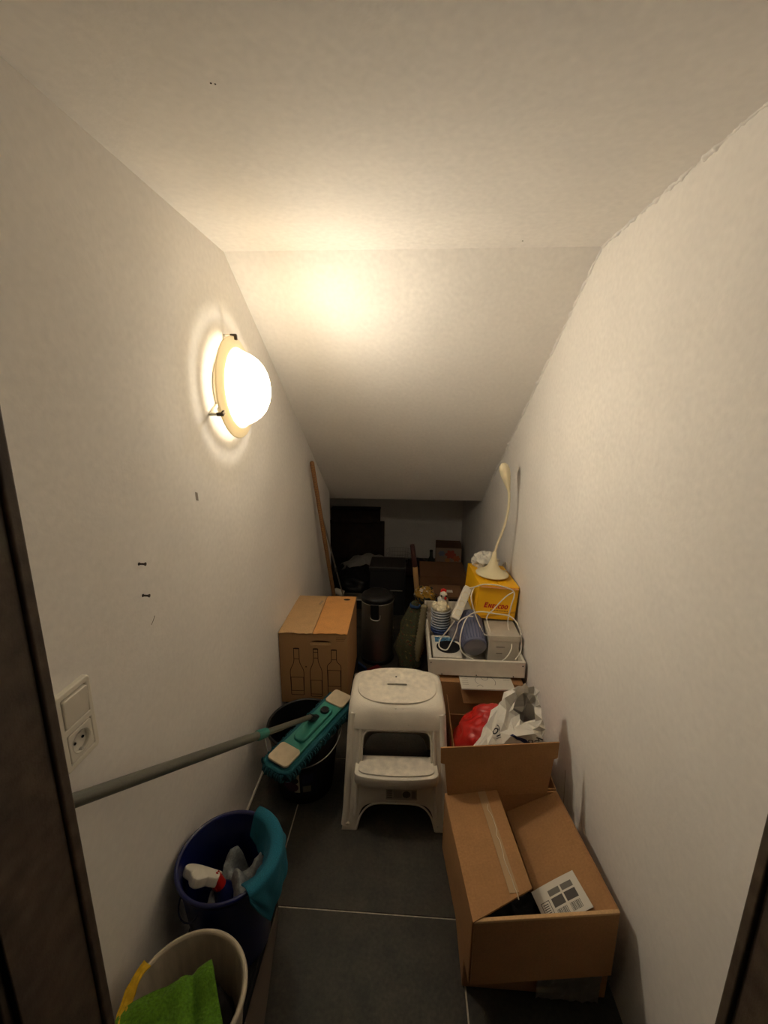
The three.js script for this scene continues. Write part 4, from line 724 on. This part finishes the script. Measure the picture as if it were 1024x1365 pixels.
{ // floral cloth bag with a handle sticking up, and a ribbed roll
  const tx = dataTex(256, 256, (u, v) => { const a = tileN(u, v, 9, 3, 2), b = tileN(u, v, 12, 3, 9), c = tileN(u, v, 30, 2, 5); let q = [78, 80, 56]; if (a > 0.16) q = [124, 112, 68]; if (b > 0.2) q = [112, 60, 48]; if (b < -0.22) q = [52, 74, 66]; const n = 1 + 0.4 * c; return q.map((k) => clamp(k * n, 0, 255)); }, true, 5);
  const t = thing('cloth_bag', 'floral green cloth bag slumped beside the white drawer', 'bag', [0.036, 0, -2.36]);
  const g = lathe([[0, 0.0], [0.058, 0.0], [0.070, 0.04], [0.074, 0.12], [0.066, 0.20], [0.064, 0.28], [0.050, 0.35], [0.034, 0.395], [0.020, 0.42], [0, 0.425]], 48); g.scale(1, 1, 0.8); { const p = g.attributes.position; for (let i = 0; i < p.count; i++) { const y = p.getY(i); p.setX(i, p.getX(i) + 0.03 * Math.max(0, y - 0.2) / 0.2 - 0.012); } }
  part('body', crumple(crumple(g, 0.07, 9, 5), 0.02, 30, 3, true), std({ map: tx, roughness: 1 }), t);
  part('tie', crumple(new THREE.TorusGeometry(0.026, 0.008, 8, 24).rotateX(Math.PI / 2).translate(0.018, 0.398, 0), 0.012, 50), std({ color: 0x29456a, roughness: 0.9 }), t, 'blue tie');
  const s = thing('garden_scarf', 'yellow and white patterned cloth bunched behind the drawer edge', 'cloth', [0.120, 0.314, -2.518]);
  const sg = new THREE.SphereGeometry(1, 32, 22); sg.scale(0.062, 0.055, 0.05); sg.translate(0, 0.08, 0); part('body', crumple(sg, 0.035, 16, 9, true), std({ map: dataTex(128, 128, (u, v) => { const a = tileN(u, v, 8, 3, 4); return a > 0.14 ? [190, 180, 160] : a < -0.1 ? [44, 50, 46] : [160, 122, 44]; }, true, 2.5), roughness: 1 }), s);
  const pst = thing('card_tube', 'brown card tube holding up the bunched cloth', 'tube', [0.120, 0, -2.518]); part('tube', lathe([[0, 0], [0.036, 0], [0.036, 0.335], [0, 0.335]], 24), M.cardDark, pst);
  const r = thing('ribbed_roll', 'pale ribbed roll hanging point down beside the drawer', 'roll', [0.071, 0.115, -2.215]);
  const pr = [[0, 0]]; for (let i = 0; i <= 34; i++) { const v = i / 34, rad = 0.006 + 0.020 * Math.min(1, v * 4) - 0.012 * v; pr.push([rad + (i % 2 ? 0.0055 : 0), 0.006 + v * 0.35]); } pr.push([0, 0.357]);
  const rg = lathe(pr, 24); const rm = part('body', rg, std({ map: rep(vary(138, 128, 98, 0.25, 20, 3), 5), roughness: 0.9 }), r); rm.rotation.z = -0.09;
  const h = thing('broom', 'upright wooden broom handle, dark red above and pale below', 'broom', [0.078, 0, -2.60]);
  part('lower_handle', rod([0, 0.30, 0], [-0.026, 0.555, 0], 0.0165, 0.016), M.woodPale, h, 'pale bare wood'); part('upper_handle', rod([-0.026, 0.554, 0], [-0.047, 0.70, 0], 0.0165, 0.0145), std({ color: 0x3a1812, roughness: 0.6 }), h, 'dark red upper handle');
  part('brush', crumple(bx(0.10, 0.22, 0.05, 0.01, 0.11, 0, 0.012), 0.01, 40), M.blackMatte, h); part('socket', rod([0.01, 0.2, 0], [0, 0.32, 0], 0.022, 0.019), M.blackMatte, h);
}
{ // black case and the dark things behind the bin
  const t = thing('black_case', 'black box with pale lower edge behind the pedal bin', 'case', [-0.145, 0, -3.02]);
  part('body', bx(0.27, 0.37, 0.24, 0, 0.185, -0.12, 0.008), M.blackMatte, t); part('lid', bx(0.276, 0.03, 0.246, 0, 0.375, -0.12, 0.008), std({ color: 0x2a2726, roughness: 0.5 }), t); part('edge_strip', bx(0.11, 0.006, 0.004, 0.06, 0.205, 0.002, 0.001), M.wire, t, 'pale edge strip');
  const c = thing('shaded_carton', 'brown carton in painted shade behind the white drawer', 'carton', [0.285, 0, -3.12]);
  part('body', bx(0.36, 0.285, 0.34, 0, 0.143, -0.17, 0.004), M.cardDark, c); for (const s of [-1, 1]) part('top_flap', bx(0.178, 0.004, 0.345, s * 0.09, 0.288, -0.17, 0.001), M.cardDark, c);  // card tone darkened to carry the shade of the recess
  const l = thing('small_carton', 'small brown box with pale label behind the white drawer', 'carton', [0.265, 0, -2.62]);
  part('body', bx(0.22, 0.345, 0.20, 0, 0.173, -0.1, 0.003), M.cardDark, l); part('label', bx(0.07, 0.001, 0.04, 0.01, 0.3456, -0.09, 0), M.paper, l, 'pale label'); part('label', bx(0.10, 0.02, 0.001, 0.02, 0.32, 0.0005, 0), M.blackMatte, l, 'black print');  // body in the same shade-darkened card tone
}
{ // flowered carton at the back wall
  const fx = canvasTex(512, 512, (c, W, H) => { c.fillStyle = '#a08a78'; c.fillRect(0, 0, W, H); for (const [x, y, r, k] of [[120, 130, 70, '#7a7f92'], [300, 150, 110, '#b0503c'], [420, 240, 80, '#b8633f'], [240, 290, 60, '#c08a5a'], [110, 380, 60, '#8a8a70'], [380, 400, 90, '#8f7f8a']]) { c.fillStyle = k; for (let i = 0; i < 6; i++) { const a = i * 1.047; c.beginPath(); c.ellipse(x + r * 0.5 * Math.cos(a), y + r * 0.5 * Math.sin(a), r * 0.5, r * 0.34, a, 0, 7); c.fill(); } } });
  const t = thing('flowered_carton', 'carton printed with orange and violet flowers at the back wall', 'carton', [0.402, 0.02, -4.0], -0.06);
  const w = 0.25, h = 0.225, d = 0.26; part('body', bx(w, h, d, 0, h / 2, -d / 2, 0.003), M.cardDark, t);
  const f = new THREE.PlaneGeometry(w - 0.004, h - 0.004); f.translate(0, h / 2, 0.001); part('printed_front', f, std({ map: fx, roughness: 0.7 }), t, 'flowered print');
  for (const s of [-1, 1]) { const m = part('top_flap', bx(w, 0.003, d / 2, 0, 0, s * d / 4, 0.001), M.cardDark, t); m.position.set(0, h + 0.016, -d / 2); m.rotation.x = s * 0.22; }
  const st = thing('pallet_board', 'flat board under the flowered carton', 'board', [0.40, 0, -4.13]); part('sheet', bx(0.30, 0.018, 0.30, 0, 0.009, 0, 0.002), M.brownBoard, st);
  const g = thing('green_bottle', 'dark bottle standing beside the flowered carton', 'bottle', [0.232, 0, -3.95]); part('body', lathe([[0, 0], [0.04, 0], [0.042, 0.01], [0.042, 0.12], [0.016, 0.17], [0.014, 0.22], [0, 0.22]], 28), std({ color: 0x1d2417, roughness: 0.4 }), g); part('cap', lathe([[0, 0.218], [0.016, 0.218], [0.016, 0.235], [0, 0.235]], 20), M.black, g);
}
{ // wire basket and dark bundle
  const t = thing('wire_basket', 'wire basket on the dark bundle near the back wall', 'basket', [-0.085, 0.085, -4.08]);
  const w = 0.2, h = 0.09, d = 0.2, R = 0.0022; const ring = (y, s) => tube([[-w / 2 * s, y, d / 2 * s], [w / 2 * s, y, d / 2 * s], [w / 2 * s, y, -d / 2 * s], [-w / 2 * s, y, -d / 2 * s]], R, 40, 5, true);
  part('rim', ring(h, 1), M.wire, t); part('lower_ring', ring(h * 0.5, 0.97), M.wire, t); part('bottom_ring', ring(0.003, 0.94), M.wire, t);
  for (let i = 0; i <= 7; i++) { const x = -w / 2 + w * i / 7; for (const s of [-1, 1]) part('wire', rod([x * 0.9, 0.003, s * d / 2 * 0.88], [x * 0.94, h, s * d / 2 * 0.94], R * 0.7, R * 0.7, 5), M.wire, t); }
  const b = thing('dark_bundle', 'dark maroon folded blanket bundle near the back wall', 'bundle', [-0.10, 0, -3.98]); const g = new RoundedBoxGeometry(0.56, 0.082, 0.34, 5, 0.03); g.translate(0, 0.042, 0); const g2 = new THREE.SphereGeometry(1, 32, 20); g2.scale(0.09, 0.05, 0.09); g2.translate(0.20, 0.09, 0.02);
  part('body', crumple(g, 0.012, 16, 3), std({ color: 0x34201f, roughness: 1 }), b); part('bulge', crumple(g2, 0.02, 20, 3), std({ color: 0x271a1c, roughness: 1 }), b);
}
{ // crumpled clear plastic bag over a dark heap
  const h = thing('dark_heap', 'black refuse sack lying in the dark recess behind the poles', 'sack', [-0.40, 0, -3.52]); const g = new THREE.SphereGeometry(1, 44, 30); g.scale(0.24, 0.115, 0.26); g.translate(0, 0.11, 0); part('body', crumple(g, 0.05, 9, 1, true), phys({ color: 0x0f0f11, roughness: 0.4, clearcoat: 0.3 }), h);
  const s = single('plastic_sheet', sheet(40, 30, (u, v) => { const x = -0.60 + u * 0.44, z = -3.44 - v * 0.28, r = Math.hypot((x + 0.34) / 0.26, (z + 3.58) / 0.25); return [x, 0.298 - 0.13 * r * r * 0.9 + 0.020 * Math.abs(fbm(u * 6, v * 6, 2)) - 0.02 * Math.abs(Math.sin(u * 11 + v * 4)), z]; }, 0.001), phys({ color: 0xb9b7b2, roughness: 0.45, transmission: 0.35, thickness: 0 }), 'crumpled clear plastic sheet over the black sack', 'plastic sheet'); void s;
  const c = thing('white_bottle', 'small white bottle lying among dark things behind the poles', 'bottle', [-0.50, 0.10, -3.17]); part('body', lathe([[0, 0], [0.024, 0], [0.024, 0.07], [0.010, 0.085], [0.010, 0.1], [0, 0.1]], 24).rotateZ(1.2), M.whitePlastic, c); part('cap', lathe([[0, 0.098], [0.012, 0.098], [0.012, 0.116], [0, 0.116]], 20).rotateZ(1.2), M.black, c);
  const d = thing('low_crate', 'low black crate on the floor behind the poles', 'crate', [-0.46, 0, -3.17]); part('body', bx(0.24, 0.075, 0.12, 0, 0.038, 0, 0.006), M.black, d); part('rim', bx(0.25, 0.012, 0.13, 0, 0.078, 0, 0.004), M.wire, d);
}
{ // boards standing against the back wall
  const t = thing('cabinet_board', 'large dark brown board leaning on the back wall', 'board', [-0.545, 0, -4.355]); const m = part('sheet', bx(0.60, 0.405, 0.022, 0, 0.203, 0, 0.002), M.brownBoard, t); m.rotation.x = -0.03;
  const b = thing('long_box', 'long dark box lying on top of the brown board', 'box', [-0.54, 0.405, -4.33]); part('body', bx(0.50, 0.13, 0.12, 0, 0.068, 0, 0.004), M.brownBoard, b); part('lid', bx(0.51, 0.018, 0.125, 0, 0.142, 0, 0.003), std({ color: 0x241c18, roughness: 0.8 }), b);
}
renderer.render(scene, camera);
